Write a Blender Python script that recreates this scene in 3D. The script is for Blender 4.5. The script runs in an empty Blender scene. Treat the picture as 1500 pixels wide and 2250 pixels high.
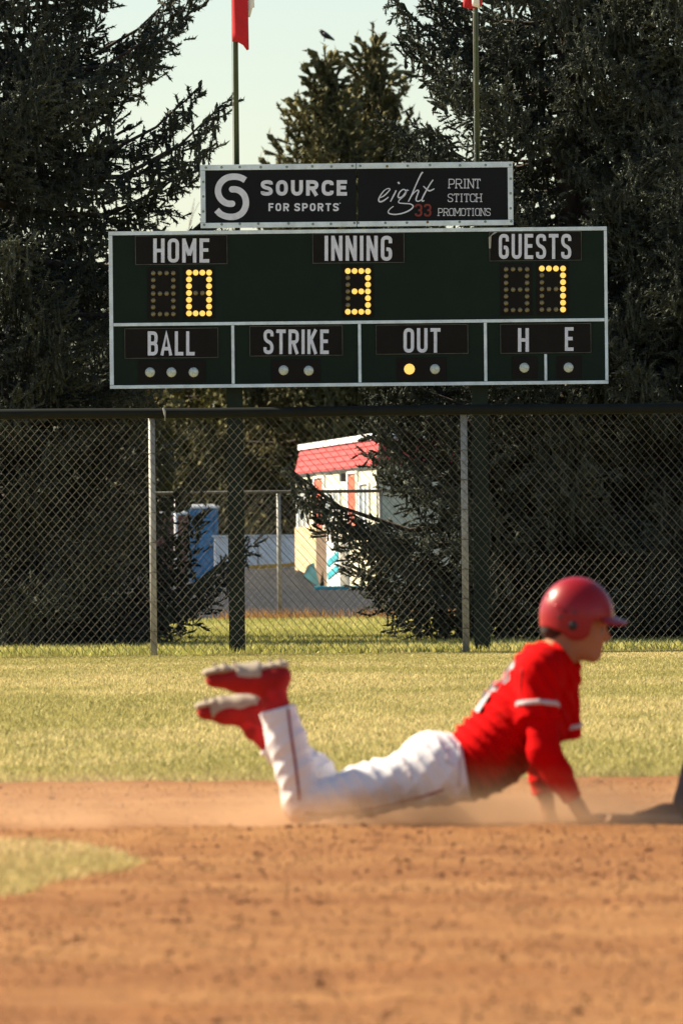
import bpy, bmesh, math, random
import numpy as np
from mathutils import Vector, Matrix
from mathutils.bvhtree import BVHTree

# ------------------------------------------------------------------ camera, sky, sun
SC = bpy.context.scene
COL = SC.collection
FPX, CAMH, ROLL, HORZ = 19500.0, 0.98, 0.0103, 75.0     # focal length in photo pixels, eye height, camera roll, horizon below centre
cam_d = bpy.data.cameras.new('camera')
cam = bpy.data.objects.new('camera', cam_d); COL.objects.link(cam)
cam_d.sensor_fit = 'VERTICAL'; cam_d.sensor_height = 36.0; cam_d.sensor_width = 24.0
cam_d.lens = FPX / 2250.0 * 36.0
cam_d.clip_start = 1.0; cam_d.clip_end = 4000.0
cam.matrix_world = Matrix.Translation((0, 0, CAMH)) @ Matrix.Rotation(math.pi / 2 + math.atan(HORZ / FPX), 4, 'X') @ Matrix.Rotation(-ROLL, 4, 'Z')
cam_d.dof.use_dof = True; cam_d.dof.focus_distance = 82.0; cam_d.dof.aperture_fstop = 11.8
SC.camera = cam

SUN_AZ, SUN_EL = math.radians(-68.0), math.radians(38.0)   # azimuth clockwise from the view direction
world = bpy.data.worlds.new('World'); SC.world = world; world.use_nodes = True
wn = world.node_tree
sky = wn.nodes.new('ShaderNodeTexSky'); sky.sky_type = 'NISHITA'; sky.sun_disc = False
sky.sun_elevation = SUN_EL; sky.sun_rotation = SUN_AZ % (2 * math.pi)
sky.air_density = 1.0; sky.dust_density = 0.4; sky.ozone_density = 0.6
wn.links.new(sky.outputs[0], wn.nodes['Background'].inputs[0])
wn.nodes['Background'].inputs[1].default_value = 0.054
sun_d = bpy.data.lights.new('sun', 'SUN'); sun_d.energy = 5.0; sun_d.angle = math.radians(0.53); sun_d.color = (1.0, 0.86, 0.64)
sun = bpy.data.objects.new('sun', sun_d); COL.objects.link(sun)
SUNV = Vector((math.sin(SUN_AZ) * math.cos(SUN_EL), math.cos(SUN_AZ) * math.cos(SUN_EL), math.sin(SUN_EL)))
sun.rotation_euler = SUNV.to_track_quat('Z', 'Y').to_euler()
SC.view_settings.view_transform = 'Standard'; SC.view_settings.look = 'None'
SC.view_settings.exposure = 1.35; SC.view_settings.gamma = 1.0; SC.view_settings.use_curve_mapping = False
SC.render.engine = 'CYCLES'
SC.cycles.use_denoising = True
SC.cycles.max_bounces = 6; SC.cycles.diffuse_bounces = 3; SC.cycles.volume_bounces = 1
SC.cycles.transparent_max_bounces = 6
SC.cycles.volume_step_rate = 1.0

random.seed(7); RNG = np.random.default_rng(11)

# ------------------------------------------------------------------ helpers
def lev(px, py):
    """photo pixel -> level image coordinates (right, up) relative to the horizon point"""
    dx, v = px - 750.0, 1125.0 - py
    c, s = math.cos(ROLL), math.sin(ROLL)
    return dx * c + v * s, -dx * s + v * c + HORZ
def at(px, py, d):
    u, v = lev(px, py)
    return (u * d / FPX, d, CAMH + v * d / FPX)
def gnd(px, py):
    u, v = lev(px, py)
    d = -CAMH * FPX / v
    return (u * d / FPX, d)

def mesh_obj(name, verts, faces, mat, parent=None, smooth=False):
    me = bpy.data.meshes.new(name)
    me.from_pydata([tuple(map(float, v)) for v in verts], [], [tuple(map(int, f)) for f in faces])
    me.update()
    if smooth:
        me.polygons.foreach_set('use_smooth', np.ones(len(me.polygons), dtype=bool))
    me.materials.append(mat)
    o = bpy.data.objects.new(name, me); COL.objects.link(o)
    if parent is not None: put(o, parent)
    return o
def mesh_np(name, V, F, mat, parent=None, smooth=False):
    """numpy arrays: V (n,3), F (m,k) with constant k"""
    V = np.ascontiguousarray(V, dtype=np.float32); F = np.ascontiguousarray(F, dtype=np.int32)
    m, k = F.shape
    me = bpy.data.meshes.new(name)
    me.vertices.add(len(V)); me.vertices.foreach_set('co', V.ravel())
    me.loops.add(m * k); me.loops.foreach_set('vertex_index', F.ravel())
    me.polygons.add(m); me.polygons.foreach_set('loop_start', np.arange(0, m * k, k, dtype=np.int32))
    me.polygons.foreach_set('use_smooth', np.full(m, smooth, dtype=bool))
    me.update(calc_edges=True)
    me.materials.append(mat)
    o = bpy.data.objects.new(name, me); COL.objects.link(o)
    if parent is not None: put(o, parent)
    return o
def put(o, parent):
    """parent keeping the world position (parents are never rotated or scaled)"""
    o.parent = parent
    o.location = Vector(o.location) - wloc(parent)
def wloc(o):
    v = Vector((0, 0, 0))
    while o is not None:
        v += Vector(o.location); o = o.parent
    return v
def thing(name, label, cat, loc=(0, 0, 0), group=None):
    o = bpy.data.objects.new(name, None); COL.objects.link(o); o.location = loc
    o.empty_display_size = 0.2
    return tag(o, label, cat, group)
def tag(o, label=None, cat=None, group=None, kind=None):
    if label: o['label'] = label
    if cat: o['category'] = cat
    if group: o['group'] = group
    if kind: o['kind'] = kind
    return o

class MB:
    def __init__(s): s.v = []; s.f = []
    def add(s, v, f):
        n = len(s.v); s.v += [tuple(p) for p in v]; s.f += [tuple(i + n for i in q) for q in f]; return s
    def box(s, x0, x1, y0, y1, z0, z1, b=0.0):
        if b <= 0:
            v = [(x, y, z) for x in (x0, x1) for y in (y0, y1) for z in (z0, z1)]
            return s.add(v, [(0, 1, 3, 2), (4, 6, 7, 5), (0, 4, 5, 1), (2, 3, 7, 6), (0, 2, 6, 4), (1, 5, 7, 3)])
        bm = bmesh.new(); bmesh.ops.create_cube(bm, size=1.0)
        for q in bm.verts: q.co = Vector(((x0 + x1) / 2 + q.co.x * (x1 - x0), (y0 + y1) / 2 + q.co.y * (y1 - y0), (z0 + z1) / 2 + q.co.z * (z1 - z0)))
        bmesh.ops.bevel(bm, geom=list(bm.edges), offset=b, segments=2, affect='EDGES', profile=0.6)
        bm.verts.index_update()
        s.add([q.co[:] for q in bm.verts], [[q.index for q in f.verts] for f in bm.faces]); bm.free(); return s
    def tube(s, pts, rad, n=8, cap=True):
        pts = [Vector(p) for p in pts]; rad = rad if hasattr(rad, '__len__') else [rad] * len(pts)
        rings = []; ref = Vector((0.31, 0.17, 0.93))
        for i, p in enumerate(pts):
            t = (pts[min(i + 1, len(pts) - 1)] - pts[max(i - 1, 0)]).normalized()
            a = t.cross(ref if abs(t.dot(ref)) < 0.95 else Vector((1, 0, 0))).normalized(); b = t.cross(a)
            rings.append([p + (a * math.cos(2 * math.pi * k / n) + b * math.sin(2 * math.pi * k / n)) * rad[i] for k in range(n)])
        v = [q for r in rings for q in r]; f = []
        for i in range(len(pts) - 1):
            for k in range(n): f.append((i * n + k, i * n + (k + 1) % n, (i + 1) * n + (k + 1) % n, (i + 1) * n + k))
        if cap: f += [tuple(range(n))[::-1], tuple((len(pts) - 1) * n + k for k in range(n))]
        return s.add(v, f)
    def build(s, name, mat, parent=None, smooth=False):
        return mesh_obj(name, s.v, s.f, mat, parent, smooth)

def hash2(ix, iy, seed):
    h = (ix.astype(np.int64) * 374761393 + iy.astype(np.int64) * 668265263 + seed * 974634777) & 0xFFFFFFFF
    h = ((h ^ (h >> 13)) * 1274126177) & 0xFFFFFFFF
    return ((h ^ (h >> 16)) & 0xFFFF) / 65535.0
def vnoise(x, y, seed=0):
    ix, iy = np.floor(x), np.floor(y); fx, fy = x - ix, y - iy
    fx = fx * fx * (3 - 2 * fx); fy = fy * fy * (3 - 2 * fy)
    a, b = hash2(ix, iy, seed), hash2(ix + 1, iy, seed); c, d = hash2(ix, iy + 1, seed), hash2(ix + 1, iy + 1, seed)
    return (a * (1 - fx) + b * fx) * (1 - fy) + (c * (1 - fx) + d * fx) * fy
def fbm(x, y, seed=0, o=4):
    r, a, t = 0, 0.5, 0
    for i in range(o):
        r = r + a * vnoise(x, y, seed + i * 17); t += a; a *= 0.5; x = x * 2.03 + 11.3; y = y * 2.03 + 5.7
    return r / t

# ------------------------------------------------------------------ materials
def mat(name, col, rough=0.7, var=0.0, scale=8.0, col2=None, bump=0.0, bscale=40.0, metal=0.0, spec=0.5, coat=0.0, emit=None, estr=0.0, sss=0.0, stretch=None, thresh=(0.35, 0.65), trans=0.0):
    m = bpy.data.materials.new(name); m.use_nodes = True
    nt = m.node_tree; b = nt.nodes['Principled BSDF']
    b.inputs['Base Color'].default_value = (*col, 1); b.inputs['Roughness'].default_value = rough
    b.inputs['Metallic'].default_value = metal; b.inputs['Specular IOR Level'].default_value = spec
    b.inputs['Coat Weight'].default_value = coat
    if sss: b.inputs['Subsurface Weight'].default_value = sss; b.inputs['Subsurface Radius'].default_value = (0.02, 0.008, 0.004)
    if emit: b.inputs['Emission Color'].default_value = (*emit, 1); b.inputs['Emission Strength'].default_value = estr
    tc = nt.nodes.new('ShaderNodeTexCoord'); src = tc.outputs['Object']
    if stretch:
        mp = nt.nodes.new('ShaderNodeMapping'); mp.inputs['Scale'].default_value = stretch
        nt.links.new(src, mp.inputs[0]); src = mp.outputs[0]
    if var or col2:
        n = nt.nodes.new('ShaderNodeTexNoise'); n.inputs['Scale'].default_value = scale; n.inputs['Detail'].default_value = 5.0
        n.inputs['Roughness'].default_value = 0.62
        r = nt.nodes.new('ShaderNodeValToRGB'); r.color_ramp.elements[0].position = thresh[0]; r.color_ramp.elements[1].position = thresh[1]
        c2 = col2 or tuple(min(1, c * (1 + var)) for c in col); c1 = col if col2 else tuple(c * (1 - var) for c in col)
        r.color_ramp.elements[0].color = (*c1, 1); r.color_ramp.elements[1].color = (*c2, 1)
        nt.links.new(src, n.inputs['Vector']); nt.links.new(n.outputs[0], r.inputs[0]); nt.links.new(r.outputs[0], b.inputs['Base Color'])
    if bump:
        n2 = nt.nodes.new('ShaderNodeTexNoise'); n2.inputs['Scale'].default_value = bscale; n2.inputs['Detail'].default_value = 4.0
        bp = nt.nodes.new('ShaderNodeBump'); bp.inputs['Strength'].default_value = bump; bp.inputs['Distance'].default_value = 0.02
        nt.links.new(src, n2.inputs['Vector']); nt.links.new(n2.outputs[0], bp.inputs['Height']); nt.links.new(bp.outputs[0], b.inputs['Normal'])
    return m
def mat_attr(name, rough=0.85, spec=0.2, transl=0.0):
    """base colour carried by the mesh (colour of each leaf or blade); optional thin-leaf translucency"""
    m = bpy.data.materials.new(name); m.use_nodes = True; nt = m.node_tree; b = nt.nodes['Principled BSDF']
    a = nt.nodes.new('ShaderNodeAttribute'); a.attribute_name = 'tone'
    b.inputs['Roughness'].default_value = rough; b.inputs['Specular IOR Level'].default_value = spec
    nt.links.new(a.outputs['Color'], b.inputs['Base Color'])
    if transl:
        t = nt.nodes.new('ShaderNodeBsdfTranslucent'); mx = nt.nodes.new('ShaderNodeMixShader'); mx.inputs[0].default_value = transl
        nt.links.new(a.outputs['Color'], t.inputs[0]); nt.links.new(b.outputs[0], mx.inputs[1]); nt.links.new(t.outputs[0], mx.inputs[2])
        nt.links.new(mx.outputs[0], nt.nodes['Material Output'].inputs[0])
    return m
def set_tone(o, rgb):
    a = o.data.color_attributes.new('tone', 'FLOAT_COLOR', 'POINT')
    c = np.ones((len(rgb), 4), dtype=np.float32); c[:, :3] = rgb
    a.data.foreach_set('color', c.ravel())

M = {}
M['soil'] = mat('grass_soil', (0.22, 0.18, 0.07), 0.95, col2=(0.38, 0.31, 0.13), scale=1.2, bump=0.5, bscale=60)
M['blade'] = mat_attr('grass_blade', 0.7, 0.25, 0.3)
M['needle'] = mat_attr('spruce_needle', 0.75, 0.2, 0.1)
M['bark'] = mat('spruce_bark', (0.05, 0.038, 0.03), 0.95, var=0.4, scale=14, bump=0.8, bscale=30, stretch=(1, 1, 0.25))
M['bare'] = mat('bare_twig', (0.20, 0.15, 0.11), 0.9, var=0.2)
M['asphalt'] = mat('asphalt', (0.030, 0.033, 0.040), 1.0, spec=0.05, var=0.3, scale=0.6, bump=0.3, bscale=90)
M['galv'] = mat('galvanised_steel', (0.34, 0.34, 0.32), 0.6, var=0.2, scale=20, metal=0.1, spec=0.3)
M['wire'] = mat('fence_wire', (0.125, 0.118, 0.09), 0.6, var=0.45, scale=3, metal=0.1, spec=0.3)
M['cap'] = mat('fence_cap_plastic', (0.008, 0.010, 0.008), 0.75, spec=0.2, var=0.2, scale=5)
M['green_post'] = mat('green_post_paint', (0.008, 0.017, 0.013), 0.6, spec=0.2, var=0.2, scale=5)
M['board'] = mat('scoreboard_green', (0.005, 0.0145, 0.0105), 0.6, spec=0.15, var=0.15, scale=3, bump=0.03, bscale=20)
M['trim'] = mat('pale_trim_paint', (0.58, 0.70, 0.83), 0.5, var=0.14, scale=9)
M['plate'] = mat('black_plate', (0.0065, 0.0055, 0.0055), 0.6, spec=0.15, var=0.2, scale=6)
M['letter'] = mat('white_lettering', (0.60, 0.65, 0.80), 0.55, var=0.08, scale=15)
M['sign'] = mat('sign_black', (0.005, 0.007, 0.010), 0.6, spec=0.15, var=0.15, scale=2)
M['red_print'] = mat('sign_red_print', (0.17, 0.012, 0.010), 0.55, var=0.1)
M['bolt'] = mat('bolt_steel', (0.16, 0.22, 0.22), 0.5, var=0.4, scale=60)
M['bolt_rust'] = mat('bolt_rust', (0.16, 0.10, 0.04), 0.8, var=0.4, scale=60)
M['bulb_on'] = mat('bulb_lit', (0.5, 0.3, 0.08), 0.4, emit=(1.0, 0.60, 0.12), estr=0.42)
M['bulb_off'] = mat('bulb_unlit', (0.16, 0.14, 0.075), 0.3, var=0.3, scale=40)
M['lamp_on'] = mat('lamp_lit', (0.5, 0.3, 0.08), 0.4, emit=(1.0, 0.60, 0.13), estr=0.42)
M['lamp_off'] = mat('lamp_lens', (0.50, 0.57, 0.54), 0.25, var=0.25, scale=45, bump=0.4, bscale=60)
M['flag_red'] = mat('flag_red', (0.50, 0.008, 0.016), 0.8, var=0.1)
M['flag_white'] = mat('flag_white', (0.78, 0.78, 0.78), 0.8, var=0.05)
M['crow'] = mat('crow_feather', (0.012, 0.013, 0.016), 0.5, var=0.3)

# ------------------------------------------------------------------ ground, infield dirt, grass
Z_FENCE, FENCE_Y = 2.24, 80.6
ground = mesh_obj('ground', [(-1500, -300, 0), (1500, -300, 0), (1500, 2500, 0), (-1500, 2500, 0)], [(0, 1, 2, 3)], M['soil'])
tag(ground, kind='structure')

EDGE_Y = 35.95
def edge_y(x): return EDGE_Y + 0.30 * (vnoise(x * 1.6, x * 0 + 3.1, 5) - 0.5) + 0.28 * (vnoise(x * 9.0, x * 0 + 1.7, 8) - 0.5) - 0.05 * x
def dirt_z(x, y):
    """height of the raked infield: clods, drag ripples and a low lip in front of the runner"""
    n = 0.010 * fbm(x * 5.0, y * 2.4, 21, 4) + 0.012 * np.maximum(0, fbm(x * 14, y * 8, 31, 3) - 0.52) * 2.0
    n = n - 0.008 * np.clip(fbm(x * 3.4, y * 1.9, 91, 3) - 0.54, 0, 0.2) * 5 + 0.016
    rake = 0.0035 * np.sin(y * 17 + 2.5 * vnoise(x * 0.7, y * 0.5, 4))
    lip = 0.020 * np.exp(-((y - 29.35 - 0.12 * vnoise(x * 1.2, x * 0, 9)) / 0.42) ** 2)
    return 0.006 + n + rake * 0.6 + lip
xs = np.concatenate([[-60, -30, -15, -8, -5, -3.6], np.arange(-2.6, 2.601, 0.026), [3.6, 5, 8, 15, 30, 60]])
ys = np.concatenate([[-20, 0, 8, 12], np.arange(15.5, 29.0, 0.055), np.arange(29.0, 31.2, 0.03), np.arange(31.2, EDGE_Y + 0.01, 0.06)])
gx, gy = np.meshgrid(xs, ys)
tt = np.clip((gy - 31.2) / (EDGE_Y - 31.2), 0, 1)
gy2 = np.where(gy > 31.2, 31.2 + tt * (edge_y(gx) + 0.10 - 31.2), gy)
gz = dirt_z(gx, gy2); gz = np.where(gy2 > EDGE_Y - 0.35, gz * 0.7 + 0.012, gz)
nxg, nyg = len(xs), len(ys)
idx = np.arange(nxg * nyg).reshape(nyg, nxg)
F = np.stack([idx[:-1, :-1], idx[:-1, 1:], idx[1:, 1:], idx[1:, :-1]], -1).reshape(-1, 4)
def dirt_material():
    m = bpy.data.materials.new('infield_clay'); m.use_nodes = True; nt = m.node_tree; b = nt.nodes['Principled BSDF']
    b.inputs['Roughness'].default_value = 0.95; b.inputs['Specular IOR Level'].default_value = 0.15
    tc = nt.nodes.new('ShaderNodeTexCoord')
    def noise(scale, vec_scale, lo, hi, detail=4):
        mp = nt.nodes.new('ShaderNodeMapping'); mp.inputs['Scale'].default_value = vec_scale
        n = nt.nodes.new('ShaderNodeTexNoise'); n.inputs['Scale'].default_value = scale; n.inputs['Detail'].default_value = detail
        mr = nt.nodes.new('ShaderNodeMapRange'); mr.inputs[1].default_value = lo; mr.inputs[2].default_value = hi
        nt.links.new(tc.outputs['Object'], mp.inputs[0]); nt.links.new(mp.outputs[0], n.inputs['Vector']); nt.links.new(n.outputs[0], mr.inputs[0]); return mr.outputs[0]
    def mix(fac, a, bb):
        mx = nt.nodes.new('ShaderNodeMix'); mx.data_type = 'RGBA'
        nt.links.new(fac, mx.inputs[0])
        for s, v in ((6, a), (7, bb)):
            if isinstance(v, tuple): mx.inputs[s].default_value = (*v, 1)
            else: nt.links.new(v, mx.inputs[s])
        return mx.outputs[2]
    c = mix(noise(0.9, (0.45, 1.1, 1), 0.40, 0.62), (0.228, 0.092, 0.029), (0.325, 0.160, 0.058))     # drier and damper drag bands
    c = mix(noise(2.3, (0.8, 1.0, 1), 0.50, 0.70), c, (0.258, 0.105, 0.033))
    c = mix(noise(8, (0.7, 0.8, 1), 0.52, 0.76), c, (0.175, 0.070, 0.024))                            # darker crumbs
    c = mix(noise(55, (1, 0.7, 1), 0.46, 0.74), c, (0.29, 0.140, 0.053))
    nt.links.new(c, b.inputs['Base Color'])
    n2 = nt.nodes.new('ShaderNodeTexNoise'); n2.inputs['Scale'].default_value = 70; n2.inputs['Detail'].default_value = 5
    bp = nt.nodes.new('ShaderNodeBump'); bp.inputs['Strength'].default_value = 0.9; bp.inputs['Distance'].default_value = 0.018
    nt.links.new(tc.outputs['Object'], n2.inputs['Vector']); nt.links.new(n2.outputs[0], bp.inputs['Height']); nt.links.new(bp.outputs[0], b.inputs['Normal'])
    return m
M['dirt'] = dirt_material()
dirt = mesh_np('infield_dirt', np.stack([gx, gy2, gz], -1).reshape(-1, 3), F, M['dirt'], smooth=True)
tag(dirt, kind='structure')
M['clod'] = mat('clay_clod', (0.19, 0.078, 0.028), 0.95, col2=(0.27, 0.122, 0.047), scale=9)
# loose clods lying on the raked clay
def clods():
    bm = bmesh.new(); bmesh.ops.create_icosphere(bm, subdivisions=1, radius=1.0); bm.verts.index_update()
    tv = np.array([v.co[:] for v in bm.verts]); tf = np.array([[v.index for v in f.verts] for f in bm.faces]); bm.free()
    n = 2600
    y = 17 + (EDGE_Y - 17.3) * RNG.random(n) ** 0.8; x = (RNG.random(n) - 0.5) * 2 * (0.6 + y * 0.05)
    dens = fbm(x * 0.9, y * 0.8, 77, 3); keep = dens + 0.25 * RNG.random(n) > 0.66
    x, y = x[keep], y[keep]; n = len(x)
    s = 0.003 + 0.008 * RNG.random(n) ** 3.0
    jit = 0.65 + 0.7 * RNG.random((n, len(tv), 1))
    V = tv[None] * jit * s[:, None, None] * np.array([1.3, 1.2, 0.8]) + np.stack([x, y, dirt_z(x, y) + s * 0.3], -1)[:, None]
    F = tf[None] + (np.arange(n) * len(tv))[:, None, None]
    tag(mesh_np('dirt_clods', V.reshape(-1, 3), F.reshape(-1, 3), M['clod']), 'loose clay clods scattered on the raked infield dirt', 'clods', kind='stuff')
clods()
def crumbs():
    tv = np.array([(1, 0, -.4), (-.5, .87, -.4), (-.5, -.87, -.4), (0, 0, .9)]); tf = np.array([(0, 1, 3), (1, 2, 3), (2, 0, 3)]); n = 26000
    y = 16 + (EDGE_Y - 16.2) * RNG.random(n); x = (RNG.random(n) - 0.5) * 2 * (0.4 + y * 0.045)
    k = fbm(x * 1.1, y * 0.9, 78, 3) + 0.3 * RNG.random(n) > 0.55; x, y = x[k], y[k]; n = len(x); s = 0.002 + 0.0055 * RNG.random(n) ** 2
    a = RNG.random(n) * 6.28; c, sn = np.cos(a)[:, None], np.sin(a)[:, None]
    V = np.stack([tv[None, :, 0] * c - tv[None, :, 1] * sn, tv[None, :, 0] * sn + tv[None, :, 1] * c, np.broadcast_to(tv[None, :, 2], (n, 4))], -1) * (s[:, None, None] * (0.7 + 0.6 * RNG.random((n, 4, 1)))) + np.stack([x, y, dirt_z(x, y) + s * 0.3], -1)[:, None]
    tag(mesh_np('dirt_crumbs', V.reshape(-1, 3), (tf[None] + (np.arange(n) * 4)[:, None, None]).reshape(-1, 3), M['clod']), 'fine clay crumbs over the infield dirt', 'crumbs', kind='stuff')
crumbs()

def blades(name, x, y, h, w, tone, z0=0.0, lean=0.5):
    n = len(x); a = RNG.random(n) * 6.2832; la = RNG.random(n) * 6.2832; l = lean * h * RNG.random(n)
    dx, dy = np.cos(a) * w / 2, np.sin(a) * w / 2
    b0 = np.stack([x - dx, y - dy, np.full(n, z0)], -1); b1 = np.stack([x + dx, y + dy, np.full(n, z0)], -1)
    t = np.stack([x + np.cos(la) * l, y + np.sin(la) * l, z0 + h], -1)
    V = np.stack([b0, b1, t], 1).reshape(-1, 3); F = np.arange(3 * n).reshape(-1, 3)
    o = mesh_np(name, V, F, M['blade']); set_tone(o, np.repeat(tone, 3, 0)); return o
STRAW, OLIVE, GREEN = np.array((0.60, 0.50, 0.225)), np.array((0.41, 0.365, 0.13)), np.array((0.25, 0.26, 0.075))
def grass_tone(x, y, fine=1.0):
    big = fbm(x * 0.45, y * 0.26, 41, 4); small = fbm(x * 2.6, y * 0.9, 51, 3); r = RNG.random(len(x))
    g = np.clip((big - 0.50) * 4.4 + (small - 0.5) * 1.6 + (r - 0.5) * 1.1 * fine + 0.42, 0, 1)[:, None]
    c = STRAW * (1 - g) + OLIVE * g
    k = (r < 0.13)[:, None]; c = np.where(k, GREEN, c)
    return c * (0.75 + 0.5 * RNG.random((len(x), 1)))
def field(y0, y1, dens_near, dens_far, half):
    out = []
    for ya in np.arange(y0, y1, 1.0):
        yb = min(ya + 1.0, y1); hw = half * (ya + 1) / 37.0
        d = dens_near + (dens_far - dens_near) * (ya - y0) / max(1e-6, y1 - y0)
        n = int(d * 2 * hw * (yb - ya)); out.append(np.stack([(RNG.random(n) - 0.5) * 2 * hw, ya + (yb - ya) * RNG.random(n)], -1))
    return np.concatenate(out)
p = field(EDGE_Y - 0.4, FENCE_Y + 0.05, 1350, 950, 1.85)
p = p[p[:, 1] > edge_y(p[:, 0]) - 0.02]
ed = np.exp(-((p[:, 1] - edge_y(p[:, 0])) / 0.35) ** 2)
tone = grass_tone(p[:, 0], p[:, 1])
tone = tone * (1 - ed[:, None] * 0.55) + ed[:, None] * 0.55 * np.array((0.17, 0.155, 0.05))
h = (0.018 + 0.022 * RNG.random(len(p))) * (1 + 0.9 * ed) * (1 - 0.6 * np.clip((p[:, 1] - 62) / 18, 0, 1))
tag(blades('outfield_grass', p[:, 0], p[:, 1], h, 0.010 + 0.006 * RNG.random(len(p)), tone, lean=1.3), 'short straw coloured outfield grass', 'grass', kind='stuff')
p = field(FENCE_Y + 0.05, 116.2, 320, 190, 1.85)
tag(blades('rough_grass', p[:, 0], p[:, 1], 0.035 + 0.05 * RNG.random(len(p)), 0.016 + 0.01 * RNG.random(len(p)), grass_tone(p[:, 0], p[:, 1]) * np.array((0.9, 1.0, 0.75)), lean=1.0),
    'green and straw grass on the far side of the fence', 'grass', kind='stuff')
# tall tufts growing along the foot of the outfield fence
n = 5200; x = (RNG.random(n) - 0.5) * 8.4; keep = vnoise(x * 2.2, x * 0, 61) + 0.35 * RNG.random(n) > 0.45; x = x[keep]; n = len(x)
tag(blades('fence_line_grass', x, FENCE_Y + RNG.normal(0, 0.06, n), 0.012 + 0.05 * RNG.random(n) ** 4, 0.009 + 0 * x, grass_tone(x, x * 0 + 80) * 0.85, lean=0.6), 'uncut grass along the foot of the fence', 'grass', kind='stuff')
# infield grass corner in front of the runner, left edge
poly = [gnd(*q) for q in ((-420, 1850), (-60, 1868), (90, 1872), (190, 1882), (262, 1900), (312, 1920), (240, 1938), (120, 1958), (30, 1982), (-80, 2010), (-420, 2100))]
PX, PY = np.array([q[0] for q in poly]), np.array([q[1] for q in poly])
def inside(x, y):
    c = np.zeros(len(x), bool); j = len(PX) - 1
    for i in range(len(PX)):
        hit = ((PY[i] > y) != (PY[j] > y)) & (x < (PX[j] - PX[i]) * (y - PY[i]) / (PY[j] - PY[i] + 1e-12) + PX[i]); c ^= hit; j = i
    return c
n = 60000; x = PX.min() + (PX.max() - PX.min()) * RNG.random(n); y = PY.min() + (PY.max() - PY.min()) * RNG.random(n)
k = inside(x + 0.02 * RNG.normal(size=n), y + 0.10 * RNG.normal(size=n)); x, y = x[k], y[k]
tag(blades('infield_grass', x, y, 0.018 + 0.024 * RNG.random(len(x)), 0.006 + 0.004 * RNG.random(len(x)), grass_tone(x, y) * np.array((1.25, 1.16, 1.3)), z0=0.016, lean=1.4), 'pale tip of the infield grass at the left edge', 'grass', kind='stuff')

# ------------------------------------------------------------------ spruces
def sprig_template(nn, flare, wid, core):
    """blunt bottle-brush shoot: a stem core with needles standing out all along it"""
    V, F = [], []
    for k in range(nn):
        t = 0.04 + 0.96 * k / (nn - 1); a = k * 2.39996 + 0.3; L = flare * (1.0 if k % 2 else 0.8)
        c, s = math.cos(a), math.sin(a); f = 0.45 + 0.9 * max(0, t - 0.75)
        base = np.array((t, core * 0.5 * c, core * 0.5 * s)); d = np.array((f, 0.88 * c, 0.88 * s)); sd = np.array((0.5, -s * 0.8, c * 0.8))
        n = len(V); V += [base - sd * wid / 2, base + sd * wid / 2, base + d * L]; F.append((n, n + 1, n + 2))
    n = len(V); ring = lambda t, r: [np.array((t, r * math.cos(2.0944 * k + 3 * t), r * math.sin(2.0944 * k + 3 * t))) for k in range(3)]
    V += ring(0.0, core * 0.7) + ring(0.85, core) + [np.array((1.08, 0, 0))]
    for k in range(3):
        k2 = (k + 1) % 3; F += [(n + k, n + k2, n + 3 + k2), (n + k, n + 3 + k2, n + 3 + k), (n + 3 + k, n + 3 + k2, n + 6)]
    return np.array(V), np.array(F)
def sprigs(pos, dr, ln, tmpl):
    V0, F0 = tmpl; n = len(pos)
    dr = dr / np.linalg.norm(dr, axis=1, keepdims=True)
    r = RNG.normal(size=(n, 3)); a = np.cross(dr, r); a /= np.linalg.norm(a, axis=1, keepdims=True); b = np.cross(dr, a)
    V = pos[:, None] + ln[:, None, None] * (V0[None, :, 0:1] * dr[:, None] + V0[None, :, 1:2] * a[:, None] + V0[None, :, 2:3] * b[:, None])
    F = F0[None] + (np.arange(n) * len(V0))[:, None, None]
    return V.reshape(-1, 3), F.reshape(-1, 3), len(V0)
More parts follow.
